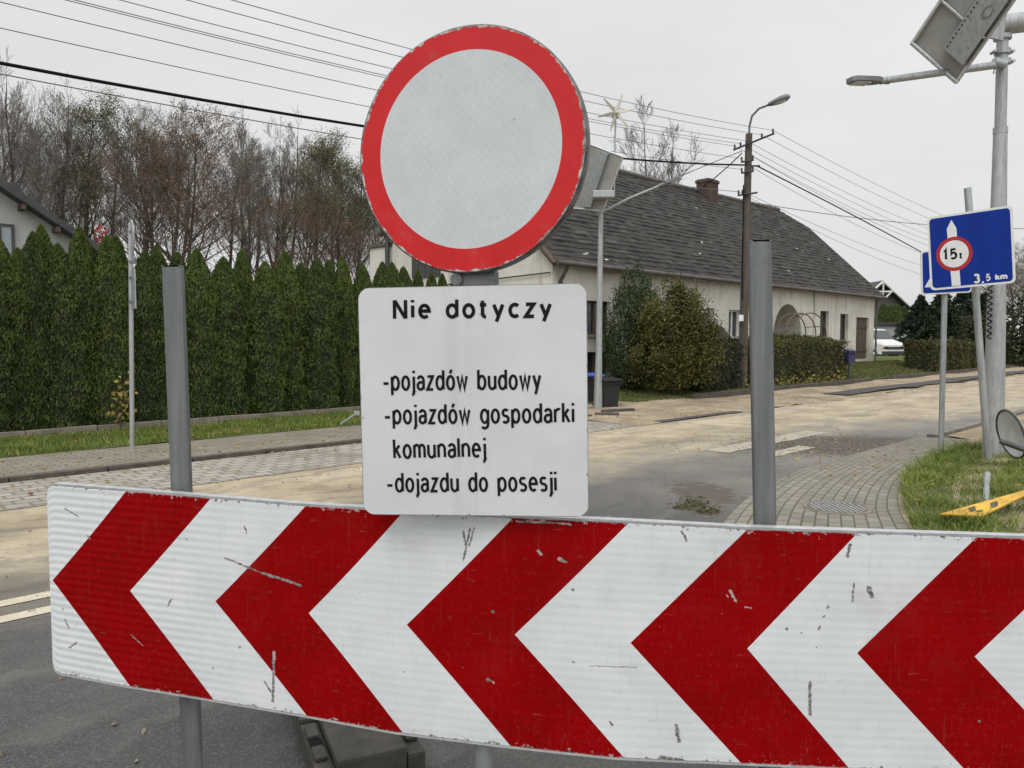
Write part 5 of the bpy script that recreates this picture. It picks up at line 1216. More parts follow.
lettering(m, '1', Mb, xa, (xa + xb) / 2 - .03, min(ya, yb) - .008, .102, .025, .005, gap=.42); m.build('lettering', M_black, s1); m = MB(); lettering(m, '5', Mb, (xa + xb) / 2 - .008, xb, min(ya, yb) - .008, .102, .025, .005); m.build('lettering', M_black, s1); m = MB(); xa, ya = bl(692, 556); xb, _ = bl(712, 550); lettering(m, 't', Mb, xa, xb, ya - .004, .062, .018, .005); m.build('lettering', M_black, s1)
m = MB(); xa, ya = bl(766, 684); xb, _ = bl(800, 680); lettering(m, '3', Mb, xa, xb, ya, .086, .023, .003); xa, ya = bl(808, 680); xb, _ = bl(819, 680); lettering(m, ',', Mb, xa, xb, ya, .06, .02, .003)
xa, ya = bl(829, 672); xb, _ = bl(854, 670); lettering(m, '5', Mb, xa, xb, ya, .064, .015, .003); xa, ya = bl(877, 668); xb, yb = bl(940, 660); lettering(m, 'km', Mb, xa, xb, ya, .056, .018, .003, gap=.35); m.build('white_lettering', M_sign_white, s1)
# second blue sign behind it
rb2 = gp(941, 452, .03); QD = rb2.y
bp2 = empty('sign_post', rb2, 'upright thin steel post carrying the half hidden blue sign', 'sign post'); m = MB(); m.tube([rb2 - Vector((0, 0, .05)), at(945.5, 254, QD)], .036, 12); m.build('post', M_galv, bp2)
c2 = [at(921.6, 295, QD - .06), at(972, 292.4, QD - .1), at(972, 248, QD - .1), at(922.6, 251, QD - .06)]
ex = c2[1] - c2[0]; ey = c2[3] - c2[0]; W2_, H2_ = ex.length, ey.length; Mc = frame(c2[0], ex, ey); s2 = empty('road_sign', (c2[0] + c2[1]) / 2, 'blue road sign with white triangle, mostly hidden behind the tilted blue sign', 'road sign', M=Mc)
m = MB(); m.prism(rrect(W2_, H2_, .045), .012, Mc @ Matrix.Translation((0, 0, -.014)), 0, 1); m.build('plate', [M_sign_white, M_alu], s2)
m = MB(); m.ngon([Mc @ Vector((x, y, .001)) for x, y in rrect(W2_ - .04, H2_ - .04, .035, 5, .02, .02)]); m.build('blue_field', M_blue, s2)
m = MB(); m.ngon([Mc @ Vector((x, y, .002)) for x, y in ((W2_ * .06, H2_ * .17), (W2_ * .68, H2_ * .17), (W2_ * .37, H2_ * .74))]); m.build('triangle', M_sign_white, s2)
m = MB(); m.ngon([Mc @ Vector((x, y, .003)) for x, y in ((W2_ * .2, H2_ * .31), (W2_ * .54, H2_ * .31), (W2_ * .54, H2_ * .36), (W2_ * .2, H2_ * .36))]); m.build('mark', M_black, s2)

# fallen yellow sign in the grass and the overturned round sign behind it
M_yellow = simple('yellow_sign_face', (.56, .32, .025), .5, 0, .28, 5)
A, B, C = gp(940, 515, .17), gp(981, 517.5, .15), gp(1052, 483.6, .25); D_ = A.lerp(C, .55)
ys = empty('fallen_sign', (A + C) / 2 * Vector((1, 1, 0)) if False else Vector(((A.x + C.x) / 2, (A.y + C.y) / 2, .05)), 'yellow sign plate with black blocks lying fallen in the grass', 'road sign')
m = MB(); n_ = (B - A).cross(D_ - A).normalized(); n_ = n_ if n_.z > 0 else -n_
P4 = [A, B, C, D_]; quad_panel(P4, .012, m); m.build('plate', M_yellow, ys)
top = [p + (n_ * .0135) for p in P4]; m = MB()
def yq(u0, u1, v0, v1): m.ngon([bilin(top, u, v) for u, v in ((v0, u0), (v1, u0), (v1, u1), (v0, u1))])

def yp_(px, py):
    r = ray(px, py); t_ = (top[0] - Vector((0, 0, EYE))).dot(n_) / r.dot(n_); return Vector((0, 0, EYE)) + r * t_ + n_ * .001
m.ngon([yp_(*q) for q in ((968, 508), (975, 506), (976, 510.5), (970, 512))]); m.ngon([yp_(*q) for q in ((990, 503), (997.5, 501), (998, 506), (991, 508.5))]); m.ngon([yp_(*q) for q in ((976, 511), (982, 509.5), (983, 511.5), (977, 512.5))]); m.build('marking', simple('worn_black_marking', (.07, .06, .045), .8, 0, .5, 14), ys)
fp = gp(984.5, 522, .10); fq = gp(987.5, 474, .20); fpo = empty('fallen_post', fp, 'pale steel tube lying under the fallen yellow sign', 'post')
m = MB(); m.tube([fp, fq], .026, 10); m.tube([fq, fq.lerp(fp, .25)], .029, 10); m.build('tube', M_galv_pale, fpo)
m = MB(); fe = fp + (fp - fq).normalized() * .002; m.tube([fe, fe + (fp - fq).normalized() * .001], .021, 10); m.build('tube_mouth', M_black, fpo)
rc = at(1011, 434, 8.9); nv_ = Vector((-.94, .0, -.22)).normalized(); xa_ = Vector((.2, -.9, .2)); xa_ = (xa_ - nv_ * xa_.dot(nv_)).normalized(); ya_ = nv_.cross(xa_)
rs2 = empty('overturned_sign', (rc.x, rc.y, .08), 'grey backed round sign tipped over beside the tall lamp pole', 'road sign')
Mr = frame(rc, xa_, ya_); m = MB(); m.lathe([(.001, 0), (.27, 0), (.285, .012), (.285, -.02), (.27, -.012), (.001, -.012)], Mr @ Matrix.Diagonal((.85, 1.0, 1, 1)), 36); m.build('plate', simple('sign_back_grey', (.58, .585, .59), .5, .3, .15, 6), rs2)
m = MB(); m.tube([Mr @ Vector((.285 * .85 * math.cos(i * .1745), .285 * 1.0 * math.sin(i * .1745), 0)) for i in range(37)], .014, 6); m.build('rim', M_dark, rs2)
m = MB(); m.tube([at(1000, 441, 8.55), at(1060, 462, 8.3)], .03, 8); m.build('bracket_tube', M_dark, rs2)

# manhole cover in the paving
mc = gp(837, 507.5, .024); mh = empty('manhole_cover', mc, 'round ribbed metal manhole cover set in the corner paving', 'manhole cover')
M_iron = simple('worn_iron', (.17, .165, .16), .6, .4, .3, 9, 50, .4)
Tm = Matrix.Translation(mc); m = MB(); m.lathe([(.30, -.01), (.30, .006), (.255, .006), (.255, -.01)], Tm, 40); m.build('ring', M_conc, mh)
m = MB(); m.lathe([(.001, .0), (.25, .0), (.25, -.02)], Tm, 40); cv = m.build('cover', M_iron, mh); m = MB()
for i in range(-5, 6):
    x = i * .044; L = math.sqrt(max(.001, .24 ** 2 - x * x)); m.box(mc + Vector((x, 0, .004)), (.024, 2 * L, .008), bev=.002)
m.build('rib', simple('polished_iron', (.30, .295, .285), .5, .5, .3, 12), cv)

# bins, mailbox, trellis, van
M_bin = simple('black_bin_plastic', (.010, .0105, .011), .7, 0, .2, 6); M_lid = simple('blue_bin_lid', (.03, .09, .33), .5)
def bin_(p, rz, lid, label):
    r_ = empty('wheelie_bin', p, label, 'bin', rz, 'bins by the farmhouse drive'); w0, w1, h = .17, .215, .64; m = MB()
    m.add([(-w0, -w0, .06), (w0, -w0, .06), (w0, w0, .06), (-w0, w0, .06), (-w1, -w1, h), (w1, -w1, h), (w1, w1, h), (-w1, w1, h)], [(3, 2, 1, 0), (0, 1, 5, 4), (1, 2, 6, 5), (2, 3, 7, 6), (3, 0, 4, 7)]); m.box((0, 0, h - .03), (w1 * 2 + .05, w1 * 2 + .05, .06), bev=.015); m.build('body', M_bin, r_, False)
    m = MB(); m.box((0, -.02, h + .035), (w1 * 2 + .07, w1 * 2 + .1, .06), bev=.025); m.box((0, -.05, h + .07), (w1 * 1.5, w1 * 1.4, .03), bev=.012); m.build('lid', lid, r_, False)
    m = MB(); m.tube([(-.2, w1 + .06, h - .02), (.2, w1 + .06, h - .02)], .018, 6); m.build('handle', M_bin, r_, False)
    for sx_ in (-1, 1): m = MB(); m.lathe([(.02, -.02), (.09, -.025), (.1, 0), (.09, .025), (.02, .02)], Matrix.Translation((sx_ * .22, w0 + .02, .1)) @ Matrix.Rotation(R(90), 4, 'Y'), 16); m.build('wheel', M_dark, r_, False)
p = at(609, 411, 17.0); bin_((p.x, 17.3, -.02), R(20), M_bin, 'black wheelie bin with black lid right of the lamp pole'); p = at(592, 408, 17.9); bin_((p.x, 18.1, .05), R(12), M_lid, 'black wheelie bin with blue lid behind the lamp pole')
m = MB(); p = gp(618, 413); m.box(p + Vector((0, 0, .04)), (.8, .14, .1), Matrix.Rotation(R(28), 3, 'Z'), bev=.02); m.box(gp(607, 416) + Vector((0, 0, .03)), (.5, .14, .08), Matrix.Rotation(R(-8), 3, 'Z'), bev=.02); tag(m.build('kerb_stones', M_kerb_dark), 'two dark kerb stones lying at the foot of the black bin', 'kerb stones')
mp = vplane(849, 379, 10.75); mbx = empty('mailbox', mp, 'purple blue mailbox on a thin post at the end of the clipped hedge', 'mailbox', R(20))
M_purple = simple('purple_paint', (.025, .024, .075), .6); m = MB(); m.tube([(0, 0, -.2), (0, 0, .62)], .035, 8); m.build('post', M_dark, mbx, False)
m = MB(); m.add([(-.15, -.12, .55), (.15, -.12, .55), (.15, .12, .55), (-.15, .12, .55), (-.15, -.12, .95), (.15, -.12, .95), (.15, .12, 1.02), (-.15, .12, 1.02)], [(3, 2, 1, 0), (4, 5, 6, 7), (0, 1, 5, 4), (1, 2, 6, 5), (2, 3, 7, 6), (3, 0, 4, 7)]); m.build('box', M_purple, mbx, False)
m = MB(); m.box((0, -.01, 1.01), (.35, .31, .03), Matrix.Rotation(R(12), 3, 'X'), bev=.008); m.build('lid', M_purple, mbx, False); m = MB(); m.box((0, -.122, .88), (.2, .01, .03)); m.build('slot', M_black, mbx, False)
tv = 12.35; tr0 = vplane(784, 346, tv); tl = empty('garden_arch', (tr0.x, tr0.y, .4), 'thin metal hooped garden arch beside the porch', 'garden arch'); M_rust = simple('rusty_tube', (.13, .10, .085), .7, .4)
uA = vplane(784, 330, tv).dot(DV); uB = vplane(817, 330, tv).dot(DV); ht = vplane(800, 313, tv).z; zb_ = .45
for k in range(3):
    v_ = tv - .35 + .35 * k; rr = (uB - uA) / 2 * (1 - .06 * k); zc = ht - rr * .62; P = [uv((uA + uB) / 2 - rr, v_, zb_)] + [uv((uA + uB) / 2 - rr * math.cos(i * math.pi / 14), v_, zc + rr * .62 * math.sin(i * math.pi / 14)) for i in range(15)] + [uv((uA + uB) / 2 + rr, v_, zb_)]
    m = MB(); m.tube(P, .022, 6); m.build('hoop', M_rust, tl)
m = MB()
for an in (.15, .5, .85): a = an * math.pi; rr = (uB - uA) / 2; zc = ht - rr * .62; m.tube([uv((uA + uB) / 2 - rr * math.cos(a), tv - .35, zc + rr * .62 * math.sin(a)), uv((uA + uB) / 2 - rr * .88 * math.cos(a), tv + .35, zc + rr * .545 * math.sin(a))], .015, 5)
m.build('cross_bar', M_rust, tl)

# white van nosing out behind the farmhouse
M_van = simple('white_vehicle_paint', (.66, .67, .67), .3, 0, .06, 3); M_tyre = simple('tyre_rubber', (.02, .02, .02), .8)
vD = 48.0; vf = at(903.5, 362, vD); vz = max(.05, vf.z); van = empty('van', (vf.x - 1.5, vD + 1.5, vz + .15), 'white van with short bonnet parked beyond the farmhouse end', 'van', R(-68))
prof = [(-3.2, .35), (-3.2, 1.92), (-.2, 1.95), (.55, 1.88), (1.28, 1.2), (1.80, 1.06), (1.93, .9), (1.95, .35)]
m = MB(); n = len(prof); hw = .88; ins_ = [(1 if z < 1.0 else .90) for x, z in prof]
Lv = [Vector((x, -hw * k, z)) for (x, z), k in zip(prof, ins_)]; Rv = [Vector((x, hw * k, z)) for (x, z), k in zip(prof, ins_)]
m.add(Lv, [tuple(range(n))]); m.add(Rv, [tuple(range(n))[::-1]]); m.add(Lv + Rv, [(i, n + i, n + (i + 1) % n, (i + 1) % n) for i in range(n)]); m.build('body', M_van, van, False)
m = MB(); m.quad((.62, -.76, 1.82), (1.22, -.80, 1.26), (1.22, .80, 1.26), (.62, .76, 1.82)); m.v = [(x + .012, y, z + .012) for x, y, z in m.v]; m.build('windscreen', M_glass, van, False)
for s_ in (-1, 1): m = MB(); m.quad((-.55, s_ * .806, 1.75), (.45, s_ * .806, 1.75), (1.02, s_ * .862, 1.2), (-.55, s_ * .87, 1.12)); m.build('side_window', M_glass, van, False)
m = MB(); m.box((1.955, 0, .72), (.03, 1.1, .16), bev=.01); m.build('grille', M_dark, van, False); m = MB(); m.box((1.93, 0, .42), (.16, 1.78, .22), bev=.03); m.build('bumper', M_dark, van, False)
for s_ in (-1, 1):
    m = MB(); m.box((1.95, s_ * .68, .74), (.04, .26, .17), bev=.01); m.build('headlight', M_glass, van, False); m = MB(); m.box((1.94, s_ * .845, .74), (.06, .09, .15), bev=.01); m.build('indicator', simple('orange_lens', (.6, .18, .03), .3) if 'orange_lens' not in bpy.data.materials else bpy.data.materials['orange_lens'], van, False)
    m = MB(); m.box((.95, s_ * 1.0, 1.3), (.1, .16, .22), bev=.02); m.build('mirror', M_dark, van, False)
for x_ in (1.2, -2.2):
    for s_ in (-1, 1):
        m = MB(); m.lathe([(.17, -.09), (.29, -.1), (.32, -.05), (.32, .05), (.29, .1), (.17, .09)], Matrix.Translation((x_, s_ * .82, .32)) @ Matrix.Rotation(R(90), 4, 'X'), 20); wh = m.build('wheel', M_tyre, van, False); WM[wh.name] = WM[van.name]; m = MB(); m.lathe([(.001, -.085), (.18, -.085), (.18, .085), (.001, .085)], Matrix.Translation((x_, s_ * .82, .32)) @ Matrix.Rotation(R(90), 4, 'X'), 16); m.build('rim', M_alu, wh, False)

# ================================================================== THE BARRIER IN FRONT
XT = [51, 129, 214, 308, 406, 515, 631, 749, 859, 978, 1099, 1222, 1347]
px_cols = [46 + i * 8 for i in range(160)]
Dpx = [20, 53, 215, 400, 620, 740, 855, 1024, 1330]; Dd = [2.50, 2.47, 2.287, 2.095, 1.975, 1.955, 1.945, 1.94, 1.94]
def bD(px):
    s = 0; 
    for k in range(-6, 7): s += float(np.interp(px + k * 16, Dpx, Dd))
    return s / 13
def btop(px): return float(np.interp(px, [46, 120, 300, 515, 620, 750, 868, 980, 1024, 1330], [484.5, 490.5, 505.5, 518, 522.5, 529.5, 533.5, 537, 538.5, 549]))
def bbot(px): return float(np.interp(px, [57, 128, 212, 304, 400, 510, 622, 740, 858, 1330], [672, 685.5, 699, 714.5, 732, 745.5, 757.5, 763, 768.5, 781]))
def bcol(px):
    D = bD(px); p = at(px, (btop(px) + 600) / 2, D); return p.x, D
def bu(px): return float(np.interp(px, XT, range(len(XT)), left=0 - (51 - px) / 78 if px < 51 else None))
cols_ = []
xs_dense = [48.5 + 1.3 * i for i in range(7)] + [58 + i * 6 for i in range(205)]
for px in xs_dense:
    X, D = bcol(px); zt = zrow(btop(px), D); zb = zrow(bbot(px + 8 * (1 if px < 700 else 0)), D)
    if px < 57:                                              # rounded left corners
        f = (57 - px) / 8.5; cut = .028 * (1 - math.sqrt(max(0, 1 - f * f))); zt -= cut; zb += cut
    cols_.append((X, D, zt, zb, (px - 51) / 78 if px < 51 else bu(px)))
NV_ = 24
def board_mesh(off, mb=None):
    V = []; UVs = []; Fq = []
    for X, D, zt, zb, u in cols_:
        for j in range(NV_ + 1):
            f = j / NV_; V.append((X + off * .18, D + off, zt + (zb - zt) * f)); UVs.append((u, f))
    for i in range(len(cols_) - 1):
        for j in range(NV_): a = i * (NV_ + 1) + j; Fq.append((a, a + 1, a + NV_ + 2, a + NV_ + 1))
    return V, Fq, UVs
def uvpx(px, py): 
    return bu(px) if px >= 51 else 0, (py - btop(px)) / (bbot(px) - btop(px))
def chevron_mat():
    t = NT('chevron_sheeting'); uvn = t.sep(t.tc('UV')); u, v = uvn[0], uvn[1]; U3 = t.tc('UV'); asp = t.map(U3, (.42, 1, 1))
    ph = t.math('SUBTRACT', u, t.math('MULTIPLY', t.math('ABSOLUTE', t.math('SUBTRACT', v, .505)), 1.94))
    pos = t.step(ph, -.01, .0); fr = t.math('FRACT', t.math('MULTIPLY', t.math('ADD', ph, 40), .5)); red = t.math('MULTIPLY', t.step(fr, .0, .002), t.step(fr, .5, .498)); red = t.math('MULTIPLY', red, pos)
    cloud = t.noise(asp, 3.5, 6, .65); wear = t.noise(t.map(U3, (.42, .25, 1)), 22, 5, .7)
    white = t.mix(t.step(cloud, .3, .75), (.56, .58, .59), (.64, .655, .66)); rd_ = t.mix(t.step(cloud, .3, .7), (.20, .0006, .001), (.245, .0008, .0015))
    white = t.mix(t.math('MULTIPLY', t.step(wear, .56, .8), .35), white, (.42, .42, .40))
    # reflective sheeting: fine sealed cells and shallow waves of the extruded back
    cell = t.vor(t.map(U3, (42, 100, 1)), 1.0, 'DISTANCE_TO_EDGE'); white = t.mix(t.math('MULTIPLY', t.step(cell, .09, .02), .10), white, (.4, .42, .43))
    c = t.mix(red, white, rd_)
    # dirt film towards the edges and drips
    drip = t.noise(t.map(U3, (9, .9, 1)), 3.0, 5, .65); c = t.mix(t.math('MULTIPLY', t.step(drip, .58, .75), t.math('SUBTRACT', .2, t.math('MULTIPLY', red, .14))), c, (.25, .22, .18))
    smud = t.noise(t.map(U3, (.42, .8, 1), (0, 0, .3)), 2.6, 6, .7); splash = t.step(t.noise(asp, 48, 5, .75), .58, .72); low = t.step(v, .55, 1.0)
    c = t.mix(t.math('MULTIPLY', t.math('MULTIPLY', t.step(smud, .52, .78), .22), t.math('SUBTRACT', 1.0, t.math('MULTIPLY', red, .85))), c, (.22, .20, .17)); c = t.mix(t.math('MULTIPLY', t.math('MULTIPLY', splash, t.math('ADD', .25, t.math('MULTIPLY', low, .75))), .22), c, (.20, .18, .15))
    rub = t.noise(t.map(U3, (1.6, 14, 1), (0, 0, .12)), 3.0, 4, .65); c = t.mix(t.math('MULTIPLY', t.math('MULTIPLY', t.step(rub, .62, .74), t.math('SUBTRACT', 1.0, t.math('MULTIPLY', red, .7))), .3), c, (.30, .29, .28))
    # chips: bare metal specks and long scrapes
    jit = t.noise(asp, 60, 4, .7, col=True); wv = t.mix(.012, asp, jit)
    v1 = t.vor(wv, 17); vc = t.vor(wv, 17, out='Color'); sp = t.n('SeparateColor'); t.set(sp.inputs[0], vc)
    chip = t.math('MULTIPLY', t.step(t.math('ADD', v1, t.math('MULTIPLY', sp.outputs[1], .12)), .135, .11), t.step(sp.outputs[0], .88, .89))
    wv2 = t.map(wv, (1, .35, 1), (0, 0, .5)); v2 = t.vor(wv2, 12, ); vc2 = t.vor(wv2, 12, out='Color'); sp2 = t.n('SeparateColor'); t.set(sp2.inputs[0], vc2)
    chip2 = t.math('MULTIPLY', t.step(t.math('ADD', v2, t.math('MULTIPLY', sp2.outputs[1], .08)), .07, .05), t.step(sp2.outputs[0], .9, .91))
    edge = t.math('MINIMUM', v, t.math('SUBTRACT', 1.0, v)); en = t.noise(asp, 42, 4, .7); em = t.step(t.math('SUBTRACT', edge, t.math('MULTIPLY', t.step(en, .52, .74), .036)), .004, .0)
    segs = [((225, 557), (262, 572), .012), ((262, 572), (300, 584), .02), ((272, 650), (270, 700), .018), ((262, 680), (268, 690), .015), ((470, 528), (463, 559), .012), ((474, 528), (469, 545), .012), ((463, 531), (466, 545), .016), ((66, 508), (79, 516), .012), ((128, 633), (140, 644), .008), ((62, 618), (66, 626), .012), ((73, 641), (66, 646), .014), ((849, 545), (847, 556), .022),
            ((854, 582), (853, 601), .013), ((869, 587), (872, 596), .026), ((812, 681), (813, 714), .018), ((829, 606), (828, 607), .016), ((825, 615), (824, 616), .016), ((821, 626), (820, 628), .016), ((681, 531), (686, 540), .014), ((678, 724), (681, 741), .022), ((611, 721), (613, 723), .018), ((590, 664), (638, 666), .006), ((664, 757), (684, 760), .028), ((559, 558), (565, 561), .020), ((487, 678), (493, 681), .018), ((538, 550), (541, 554), .018), ((186, 538), (187, 539), .012), ((88, 535), (90, 538), .012), ((516, 521), (570, 524), .012), ((730, 590), (736, 600), .014), ((727, 594), (728, 596), .012), ((745, 606), (752, 607), .008), ((170, 598), (166, 604), .012), ((245, 526), (247, 533), .010)]
    acc = None
    wob = t.sep(t.mix(.018, asp, jit)); wx, wy = t.math('SUBTRACT', t.math('MULTIPLY', wob[0], 1.018), .0095), t.math('SUBTRACT', t.math('MULTIPLY', wob[1], 1.018), .0095)
    for (a, b, wd) in segs:
        (u0, v0), (u1, v1_) = uvpx(*a), uvpx(*b); u0 *= .42; u1 *= .42; dx, dy = u1 - u0, v1_ - v0; L2 = dx * dx + dy * dy + 1e-9
        ax_, ay_ = t.math('SUBTRACT', wx, u0), t.math('SUBTRACT', wy, v0)
        h = t.math('DIVIDE', t.math('ADD', t.math('MULTIPLY', ax_, dx), t.math('MULTIPLY', ay_, dy)), L2, clamp=True)
        ex_, ey_ = t.math('SUBTRACT', ax_, t.math('MULTIPLY', h, dx)), t.math('SUBTRACT', ay_, t.math('MULTIPLY', h, dy))
        d = t.math('DIVIDE', t.math('SQRT', t.math('ADD', t.math('MULTIPLY', ex_, ex_), t.math('MULTIPLY', ey_, ey_))), wd)
        acc = d if acc is None else t.math('MINIMUM', acc, d)
    scr = t.step(t.math('ADD', acc, t.math('MULTIPLY', t.noise(asp, 55, 3), .5)), .62, .5)
    allc = t.math('MAXIMUM', t.math('MAXIMUM', t.math('MULTIPLY', chip, .9), chip2), t.math('MAXIMUM', em, scr))
    metal = t.mix(t.step(t.noise(asp, 70, 3), .4, .6), (.10, .098, .092), (.27, .26, .245))
    onred = t.math('MULTIPLY', red, t.step(sp.outputs[2], .45, .5)); metal = t.mix(onred, metal, (.36, .30, .29))
    c = t.mix(allc, c, metal)
    hair = t.noise(t.map(U3, (3, 1.2, 1), (0, 0, .7)), 6, 2, .5, 1.5); hl = t.math('ABSOLUTE', t.math('SUBTRACT', hair, .5)); c = t.mix(t.math('MULTIPLY', t.step(hl, .0025, .0005), .15), c, (.3, .28, .27))
    wave = t.math('SINE', t.math('MULTIPLY', v, 6.283 * 26)); t.bump(t.math('ADD', t.math('MULTIPLY', wave, t.math('ADD', .17, t.math('MULTIPLY', t.step(u, 2.6, .2), 1.0))), t.math('MULTIPLY', allc, -.9)), .13, .006)
    return t.fin(c, t.math('ADD', .5, t.math('MULTIPLY', cloud, .15)), 0, t.math('SUBTRACT', .40, t.math('MULTIPLY', red, .36)))
bx0 = bcol(500); brd = empty('chevron_board', (bx0[0], bx0[1], zrow(745, bx0[1])), 'long battered barrier board with red and white chevrons pointing left', 'barrier board')
V, Fq, UVs = board_mesh(0.0); inv = WM[brd.name].inverted(); V = [tuple(inv @ Vector(v)) for v in V]; fast_mesh('sheeting', V, Fq, chevron_mat(), brd, UV=UVs)
m = MB(); nC = len(cols_); bk = []
ring = []
for X, D, zt, zb, u in cols_: ring.append([Vector((X, D + .0005, zt)), Vector((X, D - .0, zt + .006)), Vector((X + .004, D + .03, zt + .006)), Vector((X + .004, D + .03, zb - .006)), Vector((X, D, zb - .006)), Vector((X, D + .0005, zb))])
VV = [p for r_ in ring for p in r_]; FF = []
for i in range(nC - 1):
    for j in range(5): a = i * 6 + j; FF.append((a, a + 6, a + 7, a + 1))
FF.append((0, 1, 2, 3, 4, 5)); FF.append(tuple((nC - 1) * 6 + k for k in (5, 4, 3, 2, 1, 0)))
m.add(VV, FF); m.build('back_profile', M_alu, brd)
m = MB()
for px in (185, 485, 762):
    X, D = bcol(px); 
    for py in (btop(px) + 45, bbot(px) - 45): m.box((X, D + .045, zrow(py, D)), (.16, .03, .05))
m.build('clamp', M_galv_dark, brd)

# steel posts: rolled channel section
def post(px_t, py_t, px_b, py_b, D, wpx, label, round_=False):
    t_ = at(px_t, py_t, D); b_ = at(px_b, py_b, D); d = (b_ - t_) / (t_.z - b_.z); g_ = t_ + d * t_.z; wd = wpx / F * D; r_ = empty('steel_post', g_, label, 'post', 0, 'steel posts of the barrier')
    if round_:
        m = MB(); m.tube([g_ - Vector((0, 0, .02)), t_], wd / 2, 16); m.build('post', M_galv, r_); return r_
    h = wd / 2; dp = wd * .32; o_ = [(-h, dp), (-h, .008), (-h + .0025, .0025), (-h + .008, 0), (h - .008, 0), (h - .0025, .0025), (h, .008), (h, dp), (h - .004, dp), (h - .004, .01), (-h + .004, .01), (-h + .004, dp)]
    m = MB(); n = len(o_); a = [g_ + Vector((x, y, 0)) for x, y in o_]; b = [t_ + Vector((x, y, 0)) for x, y in o_]
    m.add(a + b, [(i, (i + 1) % n, n + (i + 1) % n, n + i) for i in range(n)]); m.ngon(b); m.build('post', M_post, r_)
    m = MB(); m.box(t_ + Vector((0, dp / 2, -.002)), (wd * .97, dp, .004)); m.build('cap', M_post, r_); return r_
def postmat():
    t = NT('post_zinc'); o = t.tc('Object'); a = t.noise(t.map(o, (14, 14, .8)), 2, 6, .65); b = t.noise(o, 9, 5, .7); sp = t.noise(o, 160, 2)
    c = t.mix(t.step(a, .35, .65), (.115, .125, .122), (.18, .19, .187)); c = t.mix(t.math('MULTIPLY', t.step(b, .55, .75), .5), c, (.085, .087, .082)); c = t.mix(t.math('MULTIPLY', t.step(sp, .62, .72), .4), c, (.34, .35, .35))
    v = t.vor(o, 22); vc = t.vor(o, 22, out='Color'); s_ = t.n('SeparateColor'); t.set(s_.inputs[0], vc); ch = t.math('MULTIPLY', t.step(v, .12, .08), t.step(s_.outputs[0], .9, .91)); c = t.mix(ch, c, (.42, .43, .43))
    rust = t.math('MULTIPLY', t.step(t.noise(o, 6, 5, .7), .68, .78), .6); c = t.mix(rust, c, (.16, .09, .05)); t.bump(sp, .08, .003)
    return t.fin(c, .55, .35)
M_post = postmat()
post(171, 265.5, 181, 520, 2.42, 20.5, 'left grey steel post of the barrier standing before the tall hedge')
post(761, 240, 766.5, 528, 2.07, 22.5, 'right grey steel post of the barrier standing before the farmhouse')
post(476, 262, 484, 750, 2.11, 19, 'middle round steel post carrying the round sign and white text plate', True)

# round red and white sign
DS_ = 2.0; ctr = at(467.5, 150, DS_)
def sign_paint(name, c1, c2, chips=True, micro=True, chipcol=(.5, .5, .5), rim=None):
    t = NT(name); o = t.tc('Object'); n = t.noise(o, 7, 6, .65); c = t.mix(t.step(n, .3, .7), c1, c2)
    if micro:
        mv = t.map(o, (90, 90, 90), (0, 0, .5)); cell = t.vor(mv, 1.0, 'DISTANCE_TO_EDGE'); c = t.mix(t.math('MULTIPLY', t.step(cell, .10, .02), .14), c, tuple(x * .6 for x in c1))
        w_ = t.n('TexWave', wave_type='BANDS', bands_direction='DIAGONAL'); t.set(w_.inputs[0], o); w_.inputs['Scale'].default_value = 26; w_.inputs['Distortion'].default_value = .6; c = t.mix(t.math('MULTIPLY', w_.outputs['Fac'], .07), c, tuple(x * .55 for x in c1))
    dv = t.noise(t.map(o, (5, 5, 1.2)), 3, 5); c = t.mix(t.math('MULTIPLY', t.step(dv, .55, .78), .16), c, (.3, .28, .25))
    if chips:
        jit = t.mix(.015, o, t.noise(o, 45, 3, .7, col=True)); v = t.vor(jit, 15); vc = t.vor(jit, 15, out='Color'); s_ = t.n('SeparateColor'); t.set(s_.inputs[0], vc); ch = t.math('MULTIPLY', t.step(t.math('ADD', v, t.math('MULTIPLY', s_.outputs[1], .1)), .16, .12), t.step(s_.outputs[0], .88, .89)); c = t.mix(ch, c, chipcol)
    if rim:
        ln = t.n('VectorMath', operation='LENGTH'); t.set(ln.inputs[0], o); q = t.noise(o, 38, 5, .75); q2 = t.noise(o, 6, 3); e_ = t.step(t.math('ADD', ln.outputs['Value'], t.math('MULTIPLY', t.math('ADD', t.math('SUBTRACT', q, .52), t.math('MULTIPLY', t.math('SUBTRACT', q2, .5), .8)), .028)), rim - .001, rim + .0015)
        c = t.mix(e_, c, t.mix(t.step(q, .45, .6), (.12, .115, .11), (.45, .44, .42)))
    return t.fin(c, .55, 0, .25)
RS = 124 / F * DS_ * .975
yaw = R(19); nS = Vector((-math.sin(yaw), -math.cos(yaw), .0)); rollS = R(2.2); xS = Vector((math.cos(yaw), -math.sin(yaw), 0)); upS = Vector((0, 0, 1))
xS2 = xS * math.cos(rollS) - upS * math.sin(rollS); yS2 = upS * math.cos(rollS) + xS * math.sin(rollS)
MS = frame(ctr, xS2, yS2)
rsn = empty('round_sign', ctr, 'large round road sign with white centre and chipped red ring', 'road sign', M=MS)
m = MB(); m.lathe([(.001, 0), (RS * .797, 0)], I4, 96, smooth=False); m.build('white_disc', sign_paint('sign_white_disc', (.48, .50, .51), (.54, .56, .57), chipcol=(.3, .31, .31)), rsn, False)
m = MB(); m.lathe([(RS * .797, 0.0), (RS * .985, 0.0)], I4, 96, smooth=False); m.build('red_ring', sign_paint('sign_red_ring', (.46, .011, .013), (.53, .015, .017), micro=False, chipcol=(.45, .42, .40), rim=RS * .972), rsn, False)
